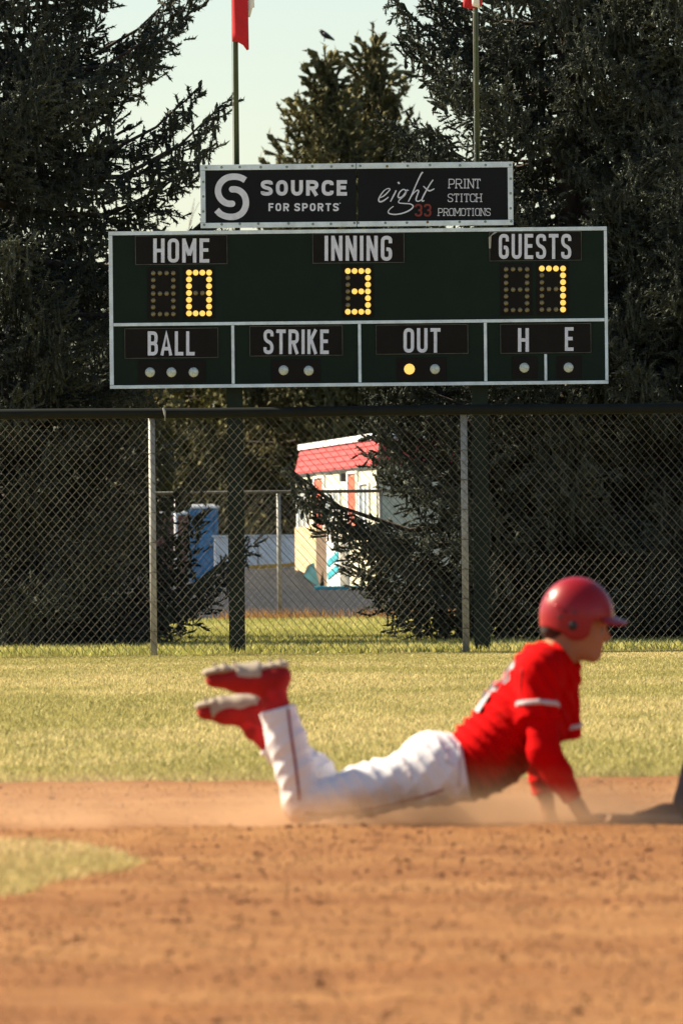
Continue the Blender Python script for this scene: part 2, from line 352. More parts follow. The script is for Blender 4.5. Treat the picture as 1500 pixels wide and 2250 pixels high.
def spruce_data(H, R, seed, size, dens, wh, expo=0.55, zmin=0.25, zfine=1e9, extra=(), gap=0.12, droop=0.16, upturn=0.34, front=False):
    """branches in whorls; side shoots along each branch; sprig positions, directions, lengths"""
    rnd = random.Random(seed); limbs = []; P, D, L = [], [], []
    todo = []; z = zmin
    while z < H - 0.15:
        nb = rnd.randint(5, 7) if z < H * 0.8 else rnd.randint(4, 5)
        a0 = rnd.random() * 6.28
        for k in range(nb):
            if rnd.random() < gap and z < H * 0.8: continue
            l = R * (1 - z / H) ** expo * (0.62 + 0.50 * rnd.random()) * (0.85 + 0.15 * min(1, z / 0.8))
            todo.append((z + rnd.uniform(-0.12, 0.12), a0 + k * 6.283 / nb + rnd.uniform(-0.35, 0.35), max(l, 0.12), None))
        z += wh * (0.8 + 0.4 * rnd.random()) * (1.0 if z < zfine else 1.5)
    todo += [(e[0], e[1], e[2], e[3] if len(e) > 3 else 0) for e in extra]
    for (z, az, l, lift) in todo:
        coarse = z > zfine
        sz = size * (1.7 if coarse else 1.0); dn = dens * (0.5 if coarse else 1.0)
        ca, sa = math.cos(az), math.sin(az)
        up0 = 0.10 + 0.30 * z / H if lift is None else lift
        def pt(t):
            r = l * t; dz = l * (up0 * t - droop * 2.2 * t * (1 - t) * 1.2 - droop * t * t + upturn * max(0, t - 0.45) ** 2 * 2.2)
            return np.array((ca * r, sa * r, max(z + dz, 0.05)))
        limbs.append(([pt(t) for t in (0, 0.3, 0.6, 0.85, 1.0)], 0.012 + 0.016 * l))
        m = max(3, int(l / (sz * 0.62) * dn))
        for i in range(m + 1):
            t = 0.10 + 0.90 * (i + rnd.random() * 0.5) / (m + 0.5); t = min(t, 1.0)
            b = pt(t); tg = pt(min(1.0, t + 0.04)) - pt(max(0, t - 0.04)); tg /= np.linalg.norm(tg) + 1e-9
            sl = (0.42 * l * (1 - t) + 0.20 * min(l, 1.1) + sz * 0.5) * (0.65 + 0.6 * rnd.random())
            sl = min(sl, 0.75)
            for sgn in (-1, 1):
                side = np.array((-sa * sgn, ca * sgn, 0.0)); sd = side * (0.75 - 0.25 * t) + tg * (0.55 + 0.4 * t) + np.array((0, 0, -0.10 + 0.15 * (rnd.random() - 0.5)))
                sd /= np.linalg.norm(sd)
                ns = max(1, int(sl / (sz * 0.55) * dn))
                for j in range(ns):
                    s = (j + 0.3 + 0.5 * rnd.random()) / ns * sl
                    q = b + sd * s + np.array((0, 0, -0.22 * s * s / max(sl, 0.1)))
                    dd = sd + np.array((rnd.gauss(0, 0.40), rnd.gauss(0, 0.40), rnd.gauss(-0.02, 0.48)))
                    P.append(q); D.append(dd); L.append(sz * (0.75 + 0.5 * rnd.random()))
                for hh in range(1 if coarse else 2):      # hanging shoot under the branch
                    q = b + sd * sl * rnd.random() * 0.7
                    for j in range(1 + int(rnd.random() * 2.4)):
                        P.append(q + np.array((0, 0, -j * sz * 0.7))); D.append(np.array((rnd.gauss(0, 0.2), rnd.gauss(0, 0.2), -1.0)) ); L.append(sz * (0.8 + 0.3 * rnd.random()))
        P.append(pt(0.97)); D.append(pt(1.0) - pt(0.9)); L.append(sz * 1.3)
        if lift is None or True:
            for s2 in (-0.5, 0.5):
                P.append(pt(0.93)); D.append((pt(1.0) - pt(0.9)) + np.array((-sa * s2, ca * s2, 0.25)) * l * 0.1); L.append(sz * 1.15)
    for k in range(10):
        P.append(np.array((0, 0, H - 0.1 * k - 0.1))); D.append(np.array((rnd.gauss(0, 0.35), rnd.gauss(0, 0.35), 1))); L.append(size * 1.2)
    return limbs, np.array(P), np.array(D), np.array(L)
TM_FINE, TM_FAR = (sprig_template(15, 0.27, 0.10, 0.11), sprig_template(3, 0.30, 0.18, 0.16), 0.085, 3, 6.9), (sprig_template(8, 0.30, 0.16, 0.12), sprig_template(2, 0.30, 0.2, 0.2), 0.30, 2, 99.0)
def spruce(name, label, x, y, H, R, seed, size, dens, wh, col, col2, tmpl, group, **kw):
    limbs, P, D, L = spruce_data(H, R, seed, size, dens, wh, **kw)
    fine_t, coarse_t, cell, depth, ztop = tmpl                # outer sprigs get single needles, the ones buried in the crown are plainer
    cid = np.floor(P[:, 0] / cell).astype(np.int64) * 100003 + np.floor(P[:, 2] / cell).astype(np.int64)
    od = np.lexsort((P[:, 1], cid)); cs = cid[od]; first = np.r_[True, cs[1:] != cs[:-1]]; st = np.maximum.accumulate(np.where(first, np.arange(len(cs)), 0)); rank = np.empty(len(cs), int); rank[od] = np.arange(len(cs)) - st
    fine = (rank < depth) & (P[:, 2] < ztop); keep = fine | (RNG.random(len(P)) < np.where(P[:, 2] < ztop, 0.30, 0.15)); P, D, L, fine = P[keep], D[keep], L[keep], fine[keep]
    t = thing(name, label, 'tree', (x, y, 0), group)
    mb = MB(); n = 9
    pts = [(0.03 * math.sin(i * 1.3 + seed), 0.03 * math.cos(i * 1.7), H * i / n) for i in range(n + 1)]
    r0 = 0.045 + H * 0.0105
    mb.tube(pts, [r0 * (1.25 if i == 0 else 1) * (1 - i / n) + 0.012 for i in range(n + 1)], 9)
    o = mb.build('trunk', M['bark'], None, True); o.parent = t
    mb = MB()
    for lp, r in limbs: mb.tube(lp, [r, r * 0.75, r * 0.5, r * 0.3, r * 0.12], 4, False)
    o = mb.build('limbs', M['bark'], None, True); o.parent = t; o['kind'] = 'stuff'
    od = np.argsort(~fine, kind='stable'); P, D, L, nf = P[od], D[od], L[od], int(fine.sum())
    V, F, k = sprigs(P[:nf], D[:nf], L[:nf], fine_t); V2, F2, k2 = sprigs(P[nf:], D[nf:], L[nf:] * 1.12, coarse_t)
    o = mesh_np('crown', np.concatenate([V, V2]), np.concatenate([F, F2 + len(V)]), M['needle']); o.parent = t
    f = fbm(P[:, 0] * 1.3 + P[:, 1] * 0.8 + seed, P[:, 2] * 1.3, seed, 3)[:, None]
    f = np.clip((f - 0.35) * 2.2 + 0.5 * (RNG.random((len(P), 1)) - 0.5), 0, 1)
    tone = (np.array(col) * (1 - f) + np.array(col2) * f) * (0.8 + 0.4 * RNG.random((len(P), 1)))
    set_tone(o, np.concatenate([np.repeat(tone[:nf], k, 0), np.repeat(tone[nf:], k2, 0)]))
    return t
BLUE1, BLUE2 = (0.040, 0.049, 0.038), (0.105, 0.120, 0.092)
def gx_at(px, d): return (px - 750.0) * d / FPX
NEAR = dict(col=BLUE1, col2=BLUE2, tmpl=TM_FINE, group='blue spruces behind the outfield fence')
PI = math.pi
spruce('spruce_tree', 'big blue spruce left of the scoreboard with upswept bough tips against the sky', gx_at(-35, 87.6), 87.6, 13.5, 2.12, 3, 0.135, 1.05, 0.34, zfine=6.9, gap=0.12,
       extra=[(5.75, -0.1, 2.05, 0.22), (5.9, 0.25, 1.9, 0.2), (5.0, 0.1, 2.05, 0.14), (4.75, -0.12, 2.35, 0.16), (4.45, 0.15, 2.1, 0.10), (4.0, 0.0, 2.3, 0.06), (3.5, -0.2, 2.2, 0.06), (0.75, -0.05, 2.45, 0.0), (0.5, -0.35, 2.3, 0.0), (1.1, 0.25, 2.1, 0.0)], **NEAR)
spruce('spruce_tree', 'spruce standing behind the leftmost stretch of fence, half hidden by a bigger spruce', gx_at(40, 93), 93, 6.2, 1.9, 5, 0.17, 0.8, 0.45, zfine=5.5, **NEAR)
spruce('spruce_tree', 'tall spruce behind the right flagpole and right half of the scoreboard', gx_at(1262, 88.2), 88.2, 14.5, 1.98, 8, 0.135, 1.05, 0.34, zfine=6.9, gap=0.14,
       extra=[(2.75, PI - 0.1, 1.75, 0.0), (2.6, PI + 0.25, 1.8, 0.0), (2.45, PI + 0.05, 1.85, 0.0), (2.3, PI - 0.2, 1.9, 0.0), (2.15, PI + 0.15, 1.9, 0.0), (2.0, PI - 0.05, 1.92, 0.0), (1.85, PI + 0.3, 1.9, 0.0), (1.7, PI - 0.15, 1.95, 0.0), (1.0, PI + 0.05, 2.0, 0.0), (0.85, PI + 0.4, 2.0, 0.0), (1.55, PI + 0.10, 2.75, -0.02), (1.35, PI - 0.12, 2.65, -0.02), (0.55, PI + 0.2, 2.1, 0.0), (0.7, PI - 0.25, 2.1, 0.0), (4.85, PI - 0.1, 1.72, 0.1), (4.1, PI + 0.1, 1.85, 0.1), (5.9, PI + 0.1, 1.70, 0.2), (5.5, PI - 0.2, 1.45, 0.2)], **NEAR)
spruce('spruce_tree', 'spruce at the right edge of the picture behind the fence', gx_at(1590, 87.4), 87.4, 13.0, 1.95, 13, 0.135, 1.0, 0.36, zfine=6.9, gap=0.18, **NEAR)
spruce('spruce_tree', 'dark spruce filling the gap between the two right hand spruces', gx_at(1420, 94), 94, 6.0, 1.9, 17, 0.17, 0.8, 0.45, zfine=6.2, gap=0.15, **NEAR)
WARM1, WARM2 = (0.075, 0.072, 0.030), (0.20, 0.175, 0.066)
FAR = dict(col=WARM1, col2=WARM2, tmpl=TM_FAR)
spruce('spruce_tree', 'pointed sunlit spruce with a crow on its tip above the sign', gx_at(724, 262), 262, 15.4, 5.6, 23, 0.42, 1.1, 0.42, expo=0.92, zmin=2.0, gap=0.12, group='spruces rising above the sign', **FAR)
spruce('spruce_tree', 'slim twin spruce just right of the crow above the sign', gx_at(830, 266), 266, 16.3, 5.4, 29, 0.42, 1.1, 0.42, expo=0.95, zmin=2.0, gap=0.12, group='spruces rising above the sign', **FAR)
YEL1, YEL2 = (0.085, 0.078, 0.020), (0.22, 0.185, 0.045)
for i, (px, d, H, R, lab) in enumerate(((110, 300, 9.0, 3.6, 'distant sunlit tree low behind the big left spruce'), (300, 305, 9.8, 3.6, 'distant sunlit tree left of the left grey fence post'), (452, 300, 10.0, 3.4, 'yellow green tree above the blue cabin'),
        (585, 310, 10.4, 3.6, 'yellow green tree just right of the left scoreboard post'), (700, 318, 9.6, 3.4, 'dark far tree straight behind the red roof'), (880, 300, 9.6, 3.6, 'distant tree right of the red roofed building'),
        (1040, 305, 10.2, 3.6, 'distant sunlit tree behind the right scoreboard post'), (1190, 298, 9.6, 3.6, 'distant sunlit tree seen through the right spruce'), (1380, 306, 10.4, 3.8, 'distant sunlit tree at the far right behind the spruces'))):
    yel = i in (2, 3, 7); 
    d += 30
    spruce('distant_tree', lab, gx_at(px, d), d, H * 1.08, R, 40 + i, 0.50, 0.9, 0.55, YEL1 if yel else WARM1, YEL2 if yel else WARM2, TM_FAR, 'far tree line', expo=0.5, zmin=0.4, gap=0.08)

def bare_tree(label, x, y, H, seed):
    rnd = random.Random(seed); t = thing('bare_tree', label, 'tree', (x, y, 0), 'leafless trees behind the spruces'); trunk, tw = MB(), MB()
    def grow(p, d, l, r, lv):
        q = p + d * l * 0.5 + Vector((rnd.gauss(0, 0.04), rnd.gauss(0, 0.04), 0)) * l; e = p + d * l
        (trunk if lv < 2 else tw).tube([p, q, e], [r, r * 0.85, r * 0.66], 5 if lv < 2 else 3, False)
        if lv >= 6: return
        for k in range(3 if lv < 5 else 4):
            nd = (d + Vector((rnd.gauss(0, 0.42), rnd.gauss(0, 0.42), rnd.gauss(0.12, 0.25)))).normalized()
            grow(e if k else q, nd, l * rnd.uniform(0.62, 0.82), r * 0.62, lv + 1)
    grow(Vector((0, 0, 0)), Vector((0, 0, 1)), H * 0.27, H * 0.014, 0)
    o = trunk.build('trunk', M['bare'], None, True); o.parent = t
    o = tw.build('crown', M['bare'], None); o.parent = t
bare_tree('leafless tree whose fine twigs show just left of the left flagpole', gx_at(440, 330), 330, 16.0, 4)
bare_tree('leafless tree whose fine twigs show between the left flagpole and the sunlit spruce', gx_at(560, 335), 335, 15.2, 9)

# ------------------------------------------------------------------ outfield fence
def chain_link(name, x0, x1, z0, z1, y, dw, dh, r, parent, m):
    cols = np.arange(x0, x1, dw / 2); nz = int((z1 - z0) / (dh / 2)); zz = z0 + np.arange(nz + 1) * dh / 2
    V, F = [], []; base = 0
    for k, xc in enumerate(cols):
        ph = (np.arange(nz + 1) + k) % 2
        x = xc + np.where(ph == 0, -dw / 4, dw / 4) * 1.05; yy = y + np.where(ph == 0, -r * 0.9, r * 0.9)
        x = x + 0.010 * (fbm(xc * 1.1 + zz * 0, zz * 1.3, 3, 2) - 0.5) * 2 + RNG.normal(0, 0.0012, nz + 1); c = np.stack([x, yy, zz], -1)
        for a in range(3):
            an = a * 2.0944 + 0.4; V.append(c + np.array((math.cos(an) * r, math.sin(an) * r, 0.4 * r * math.cos(an))))
        i = np.arange(nz)
        for a in range(3):
            b = (a + 1) % 3
            F.append(np.stack([base + a * (nz + 1) + i, base + b * (nz + 1) + i, base + b * (nz + 1) + i + 1, base + a * (nz + 1) + i + 1], -1))
        base += 3 * (nz + 1)
    o = mesh_np(name, np.concatenate(V), np.concatenate(F), m, smooth=False); o['kind'] = 'stuff'
    o.parent = parent; o.location = -Vector(parent.location); return o
fence = thing('chain_link_fence', 'outfield chain link fence with dark capped top rail and grey posts', 'fence', (0, FENCE_Y, 0))
chain_link('wire_mesh', -5.4, 5.4, 0.03, Z_FENCE - 0.03, FENCE_Y, 0.0755, 0.087, 0.0027, fence, M['wire'])
pts = [(x, FENCE_Y, Z_FENCE - 0.035 + 0.004 * math.sin(x * 1.7) + 0.0025 * x * 0) for x in np.linspace(-5.6, 5.6, 40)]
MB().tube(pts, 0.047, 10).build('top_cap', M['cap'], fence, True)
for px in (-352, 337, 1022, 1710):
    x = at(px, 1300, FENCE_Y)[0]
    po = MB().tube([(x, FENCE_Y + 0.045, -0.05), (x, FENCE_Y + 0.045, Z_FENCE - 0.06)], 0.031, 14).build('post', M['galv'], fence, True)
    for k in range(7):
        z = 0.22 + k * 0.27
        ring = [(x + 0.037 * math.cos(a), FENCE_Y + 0.045 + 0.042 * math.sin(a), z + 0.004 * math.sin(3 * a)) for a in np.linspace(0, 2 * PI, 13)]
        w = MB().tube(ring, 0.0032, 4, False).tube([(x - 0.036, FENCE_Y + 0.03, z), (x - 0.062, FENCE_Y - 0.006, z + 0.012)], 0.0035, 4).tube([(x + 0.036, FENCE_Y + 0.03, z), (x + 0.056, FENCE_Y - 0.006, z + 0.010)], 0.0035, 4).build('tie_wire', M['wire'], po)
xj = at(362, 905, FENCE_Y)[0]
MB().tube([(xj - 0.012, FENCE_Y - 0.052, Z_FENCE + 0.012), (xj, FENCE_Y - 0.058, Z_FENCE - 0.02), (xj + 0.004, FENCE_Y - 0.054, Z_FENCE - 0.075), (xj + 0.002, FENCE_Y - 0.05, Z_FENCE - 0.105)], [0.010, 0.012, 0.006, 0.004], 6).build('rail_clip', M['galv'], fence)

# ------------------------------------------------------------------ scoreboard
SB_D = 81.2
def sb(px, py): q = at(px, py, SB_D); return q[0], q[2]
def rect(px0, py0, px1, py1, y):                                   # helper: level rectangle from two opposite photo corners
    (xa, za), (xb, zb) = sb(px0, py0), sb(px1, py1); return min(xa, xb), max(xa, xb), min(za, zb), max(za, zb)
bx0, bz1 = sb(239, 509); bx1, bz0 = sb(1335.5, 843)
board = thing('scoreboard', 'dark green baseball scoreboard with lit yellow bulb digits on two green posts', 'scoreboard', ((bx0 + bx1) / 2, SB_D, 0))
MB().box(bx0 + 0.002, bx1 - 0.002, SB_D, SB_D + 0.14, bz0 + 0.002, bz1 - 0.002).build('cabinet', M['board'], board)
tw = 0.034
def strip(x0, x1, z0, z1, y=SB_D - 0.012, t=0.012): MB().box(x0, x1, y, y + t - 0.001, z0, z1, 0.002).build('trim_strip', M['trim'], board)
strip(bx0, bx1, bz1 - tw, bz1); strip(bx0, bx1, bz0, bz0 + tw * 0.9)
strip(bx0, bx0 + tw, bz0 + tw, bz1 - tw - 0.002); strip(bx1 - tw * 0.8, bx1, bz0 + tw, bz1 - tw - 0.002)
zd = sb(787, 708)[1]
strip(bx0 + tw + .002, bx1 - tw * 0.8 - .002, zd - tw * 0.42, zd + tw * 0.42)
for px in (512, 790, 1066):
    x = sb(px, 780)[0]; strip(x - tw * 0.4, x + tw * 0.4, bz0 + tw, zd - tw * 0.42 - 0.002)
x = sb(1198, 800)[0]; strip(x - tw * 0.36, x + tw * 0.36, bz0 + tw, sb(1198, 778)[1])

# stroke lettering: every glyph is a set of paths in a box of height 1
def rp(pts, r=0.2, closed=False, n=6):
    out = []; m = len(pts); P = [np.array(p, float) for p in pts]
    for i in range(m):
        if not closed and i in (0, m - 1): out.append(P[i]); continue
        a, b, c = P[i - 1], P[i], P[(i + 1) % m]; la, lc = np.linalg.norm(a - b), np.linalg.norm(c - b)
        ra, rc = min(r, la * 0.5), min(r, lc * 0.5); s, e = b + (a - b) / la * ra, b + (c - b) / lc * rc
        for k in range(n + 1):
            t = k / n; out.append(s * (1 - t) ** 2 + 2 * b * t * (1 - t) + e * t * t)
    return out
def glyph(ch, w, s, r, serif=False):
    h = s / 2; L, R, B, T, Mx, My = h, w - h, h, 1 - h, w / 2, 0.5
    R_ = lambda pts, c=False, rr=r: (rp(pts, rr, c), c)
    G = {
        'H': [R_([(L, 0), (L, 1)]), R_([(R, 0), (R, 1)]), R_([(L, My), (R, My)])],
        'O': [R_([(L, B), (R, B), (R, T), (L, T)], True)],
        'M': [R_([(L, 0), (L, 1)]), R_([(R, 0), (R, 1)]), R_([(L, T + h * .2), (Mx, 0.30)], rr=0), R_([(R, T + h * .2), (Mx, 0.30)], rr=0)],
        'E': [R_([(L, 0), (L, 1)]), R_([(L, B), (w, B)]), R_([(L, T), (w, T)]), R_([(L, My + .02), (w * 0.9, My + .02)])],
        'F': [R_([(L, 0), (L, 1)]), R_([(L, T), (w, T)]), R_([(L, My), (w * 0.9, My)])],
        'I': [R_([(Mx, 0), (Mx, 1)])],
        'N': [R_([(L, 0), (L, 1)]), R_([(R, 0), (R, 1)]), R_([(L, T + h * .4), (R, B - h * .4)], rr=0)],
        'G': [R_([(R, 0.70), (R, T), (L, T), (L, B), (R, B), (R, 0.46), (Mx * 0.98, 0.46)])],
        'C': [R_([(R, 0.68), (R, T), (L, T), (L, B), (R, B), (R, 0.32)])],
        'U': [R_([(L, 1), (L, B), (R, B), (R, 1)])],
        'S': [R_([(R, 0.72), (R, T), (L, T), (L, My + .06), (R, My - .06), (R, B), (L, B), (L, 0.28)])],
        'T': [R_([(Mx, 0), (Mx, 1 - h)]), R_([(0, T), (w, T)])],
        'B': [R_([(L, 0), (L, 1)]), R_([(L, B), (R, B), (R, My), (L, My)]), R_([(L, My), (R * 0.97, My), (R * 0.97, T), (L, T)])],
        'A': [R_([(L * 0.8, 0), (Mx, T), (w - L * 0.8, 0)], rr=0), R_([(w * 0.24, 0.28), (w * 0.76, 0.28)])],
        'L': [R_([(L, 0), (L, 1)]), R_([(L, B), (w, B)])],
        'R': [R_([(L, 0), (L, 1)]), R_([(L, T), (R, T), (R, My - .02), (L, My - .02)]), R_([(Mx * 0.95, My - .02), (R, 0)], rr=0)],
        'P': [R_([(L, 0), (L, 1)]), R_([(L, T), (R, T), (R, My - .06), (L, My - .06)])],
        'K': [R_([(L, 0), (L, 1)]), R_([(R, 1), (L, 0.42)], rr=0), R_([(Mx * 0.8, 0.55), (R, 0)], rr=0)],
        '3': [R_([(L, 0.74), (L, T), (R, T), (R, My), (Mx * 0.9, My)]), R_([(Mx * 0.9, My), (R, My), (R, B), (L, B), (L, 0.26)])],
        '2': [R_([(L, 0.72), (L, T), (R, T), (R, 0.52), (L, 0.16), (L, B), (w, B)], rr=r)],
    }
    g = list(G[ch])
    if serif:
        feet = {'P': [(L, 0)], 'R': [(L, 0), (R, 0)], 'I': [(Mx, 0), (Mx, 1)], 'N': [(L, 0), (L, 1), (R, 1)], 'T': [(Mx, 0)], 'H': [(L, 0), (L, 1), (R, 0), (R, 1)], 'M': [(L, 0), (R, 0), (L, 1), (R, 1)]}.get(ch, [])
        for (x, z) in feet: zz = B if z == 0 else T; g.append(([np.array((x - s * 1.6, zz)), np.array((x + s * 1.6, zz))], False))
        if ch == 'T': g += [([np.array((h, 1 - h)), np.array((h, 0.78))], False), ([np.array((w - h, 1 - h)), np.array((w - h, 0.78))], False)]
    return g
def stroke(path, wd, closed):
    P = np.array(path); keep = [0] + [i for i in range(1, len(P)) if np.linalg.norm(P[i] - P[i - 1]) > 1e-5]; P = P[keep]
    n = len(P); wd = np.full(n, wd) if np.isscalar(wd) else np.interp(np.linspace(0, 1, n), np.linspace(0, 1, len(wd)), wd)
    V, F = [], []
    for i in range(n):
        a = P[i - 1] if (i or closed) else P[i]; c = P[(i + 1) % n] if (i < n - 1 or closed) else P[i]
        t1, t2 = P[i] - a, c - P[i]
        t1 = t1 / (np.linalg.norm(t1) + 1e-12) if np.linalg.norm(t1) > 1e-9 else t2 / np.linalg.norm(t2)
        t2 = t2 / (np.linalg.norm(t2) + 1e-12) if np.linalg.norm(t2) > 1e-9 else t1
        t = t1 + t2; t /= np.linalg.norm(t) + 1e-12; nn = np.array((-t[1], t[0])); k = 1 / max(0.55, abs(nn @ np.array((-t1[1], t1[0]))))
        V += [P[i] + nn * wd[i] / 2 * k, P[i] - nn * wd[i] / 2 * k]
    m = n if closed else n - 1
    for i in range(m): j = (i + 1) % n; F.append((2 * i, 2 * i + 1, 2 * j + 1, 2 * j))
    return V, F
WID = dict(I=0.30, M=1.25, E=0.86, L=0.84, F=0.86, A=1.12, T=0.95, R=1.03)
def word2d(word, w, s, r, gap, serif=False, wid=WID):
    V, F, x, q = [], [], 0.0, 0
    for ch in word:
        if ch == ' ': x += w * 0.55; continue
        cw = (w * (0.62 if serif and ch == 'I' else wid.get(ch, 1.0))) if ch != 'I' or serif else s
        for path, cl in glyph(ch, cw, s, r, serif):
            v, f = stroke(path, s, cl); n = len(V); V += [(p[0] + x, p[1], q) for p in v]; F += [tuple(i + n for i in g) for g in f]; q += 1
        x += cw + gap
    return V, F, x - gap
def lettering(word, px0, px1, ptop, pbot, y, mtl, parent, w=0.47, s=0.145, r=0.17, gap=0.13, serif=False, name='lettering'):
    V, F, W = word2d(word, w, s, r, gap, serif)
    out = []
    for (x, z, q) in V:
        X, Z = sb(px0 + (px1 - px0) * x / W, pbot + (ptop - pbot) * z); out.append((X, y - 0.00025 * (q % 7), Z))   # overlapping strokes 0.25 mm apart
    return mesh_obj(name, out, F, mtl, parent)
def plate(px0, py0, px1, py1, words, bent=False):
    x0, x1, z0, z1 = rect(px0, py0, px1, py1, 0); y = SB_D - 0.010
    p = MB().box(x0, x1, y, y + 0.009, z0, z1, 0.002).build('name_plate', M['plate'], board)
    e = MB()
    for (a, b, c, d) in ((x0, x1, z1 - .005, z1), (x0, x1, z0, z0 + .005), (x0, x0 + .005, z0 + .006, z1 - .006), (x1 - .005, x1, z0 + .006, z1 - .006)): e.box(a, b, y - 0.004, y - 0.0005, c, d)
    e.build('plate_edge', M['plate_edge'], p)
    if bent: MB().add([(x0 - .004, y - .006, z1 - 0.15), (x0 + .012, y - .012, z1 - .15), (x0 + .02, y - .016, z1 - .035), (x0 - .006, y - .010, z1 - .05), (x0 + .075, y - .016, z1 - .002), (x0 + .05, y - .010, z1 + .005)], [(0, 1, 2, 3), (3, 2, 4, 5)]).build('bent_corner', M['galv'], p)
    for (wd, a, b, c, d) in words: lettering(wd, a, b, c, d, y - 0.003, M['letter'], p)
M['plate_edge'] = mat('plate_edge_metal', (0.055, 0.055, 0.05), 0.5, var=0.5, scale=7)
plate(297, 518, 500, 580, [('HOME', 337, 460, 524, 577)])
plate(686, 513, 888, 577, [('INNING', 713, 861, 518, 573)])
plate(1074, 510, 1277, 572, [('GUESTS', 1095, 1254, 514, 569)], bent=True)
plate(274, 722, 480, 786, [('BALL', 325, 428, 728, 781)])
plate(548, 717, 753, 781, [('STRIKE', 579, 722, 724, 778)])
plate(825, 714, 1028, 777, [('OUT', 886, 967, 721, 775)])
plate(1098, 712, 1298, 775, [('H', 1137, 1161, 721, 773), ('E', 1240, 1259, 719, 771)])

def dome_mesh(r, dep, n=12):
    V, F = [(0, -dep, 0)], []
    for j, (a, b) in enumerate(((0.45, 0.87), (0.8, 0.55), (1.0, 0.0))):
        V += [(r * a * math.cos(2 * PI * k / n), -dep * b, r * a * math.sin(2 * PI * k / n)) for k in range(n)]
    for k in range(n): F.append((0, 1 + k, 1 + (k + 1) % n))
    for j in range(2):
        for k in range(n): F.append((1 + j * n + k, 1 + (j + 1) * n + k, 1 + (j + 1) * n + (k + 1) % n, 1 + j * n + (k + 1) % n))
    return V, F
PXM = SB_D / FPX
def dome_data(nm, r, dep, m):
    V, F = dome_mesh(r, dep); me = bpy.data.meshes.new(nm); me.from_pydata(V, [], F); me.update()
    me.polygons.foreach_set('use_smooth', np.ones(len(me.polygons), bool)); me.materials.append(m); return me
B_ON, B_OFF = dome_data('bulb', 6.4 * PXM, 0.022, M['bulb_on']), dome_data('bulb', 5.2 * PXM, 0.014, M['bulb_off'])
L_ON, L_OFF = dome_data('lamp_lens', 12.0 * PXM, 0.03, M['lamp_on']), dome_data('lamp_lens', 11.0 * PXM, 0.03, M['lamp_off'])
def inst(me, name, parent, x, y, z):
    o = bpy.data.objects.new(name, me); COL.objects.link(o); o.location = (x, y, z); put(o, parent); return o
SEG = {'': lambda r, c: False, '0': lambda r, c: r in (0, 6) or c in (0, 3), '3': lambda r, c: r in (0, 6) or c == 3 or (r == 3 and c > 0), '7': lambda r, c: r == 0 or c == 3}
def digit(px0, px1, py0, py1, ch):
    x0, x1, z0, z1 = rect(px0 - 13, py0 - 12, px1 + 13, py1 + 12, 0)
    p = MB().box(x0, x1, SB_D - 0.008, SB_D - 0.001, z0, z1, 0.002).build('digit_panel', M['plate'], board)
    for r in range(7):
        for c in range(4):
            if r not in (0, 3, 6) and c in (1, 2): continue
            X, Z = sb(px0 + (px1 - px0) * c / 3, py0 + (py1 - py0) * r / 6)
            inst(B_ON if SEG[ch](r, c) else B_OFF, 'bulb', p, X, SB_D - 0.009, Z)
digit(337, 381, 600, 690, ''); digit(415.5, 459.5, 599, 688.5, '0'); digit(764, 808, 595.5, 685, '3')
digit(1111, 1157, 591.5, 681, ''); digit(1189.5, 1236, 590, 680, '7')
def lamps(px0, py0, px1, py1, pos):
    x0, x1, z0, z1 = rect(px0, py0, px1, py1, 0)
    p = MB().box(x0, x1, SB_D - 0.008, SB_D - 0.001, z0, z1, 0.002).build('lamp_panel', M['plate'], board)
    for (px, py, on) in pos: X, Z = sb(px, py); inst(L_ON if on else L_OFF, 'lamp_lens', p, X, SB_D - 0.009, Z)
lamps(304, 793, 452, 840, [(330, 818, 0), (377, 818, 0), (425.5, 818, 0)])
lamps(596, 791, 704, 838, [(623, 813.5, 0), (678, 814.5, 0)])
lamps(871, 787, 980, 835, [(899, 811, 1), (955, 811, 0)])
lamps(1124, 784, 1180, 832, [(1151, 808, 0)]); lamps(1222, 783, 1276, 831, [(1248, 807.5, 0)])
for px, nm in ((518, 'support_post'), (1057, 'support_post')):
    x = sb(px, 1150)[0]; hw = 0.073
    m = MB().box(x - hw, x + hw, SB_D + 0.142, SB_D + 0.152, -0.2, bz1 - 0.05).box(x - hw, x + hw, SB_D + 0.29, SB_D + 0.30, -0.2, bz1 - 0.05).box(x - 0.006, x + 0.006, SB_D + 0.152, SB_D + 0.29, -0.2, bz1 - 0.05)
    m.build(nm, M['green_post'], board)

# sponsor sign on top of the scoreboard
sx0, sz1 = sb(440, 362.5); sx1, sz0 = sb(1127, 494.5)
SY = SB_D - 0.02
sign = thing('sponsor_sign', 'black sponsor sign with pale riveted frame mounted on top of the scoreboard', 'sign', ((sx0 + sx1) / 2, SB_D, sz0))
xm = sb(783, 430)[0]
for a, b in ((sx0, xm - 0.003), (xm + 0.003, sx1)):
    MB().box(a + 0.01, b - (0.01 if b == sx1 else 0), SY, SY + 0.05, sz0 + 0.01, sz1 - 0.01).build('sign_panel', M['sign'], sign)
fw = 0.050
def frame_bar(a, b, c, d): return MB().box(a, b, SY - 0.011, SY - 0.001, c, d, 0.002).build('frame_bar', M['trim'], sign)
bars = [frame_bar(sx0, xm - .003, sz1 - fw, sz1), frame_bar(xm + .003, sx1, sz1 - fw, sz1), frame_bar(sx0, xm - .003, sz0, sz0 + fw * 0.95), frame_bar(xm + .003, sx1, sz0, sz0 + fw * 0.95),
        frame_bar(sx0, sx0 + fw * 0.9, sz0 + fw, sz1 - fw - .002), frame_bar(sx1 - fw * 0.95, sx1, sz0 + fw, sz1 - fw - .002)]
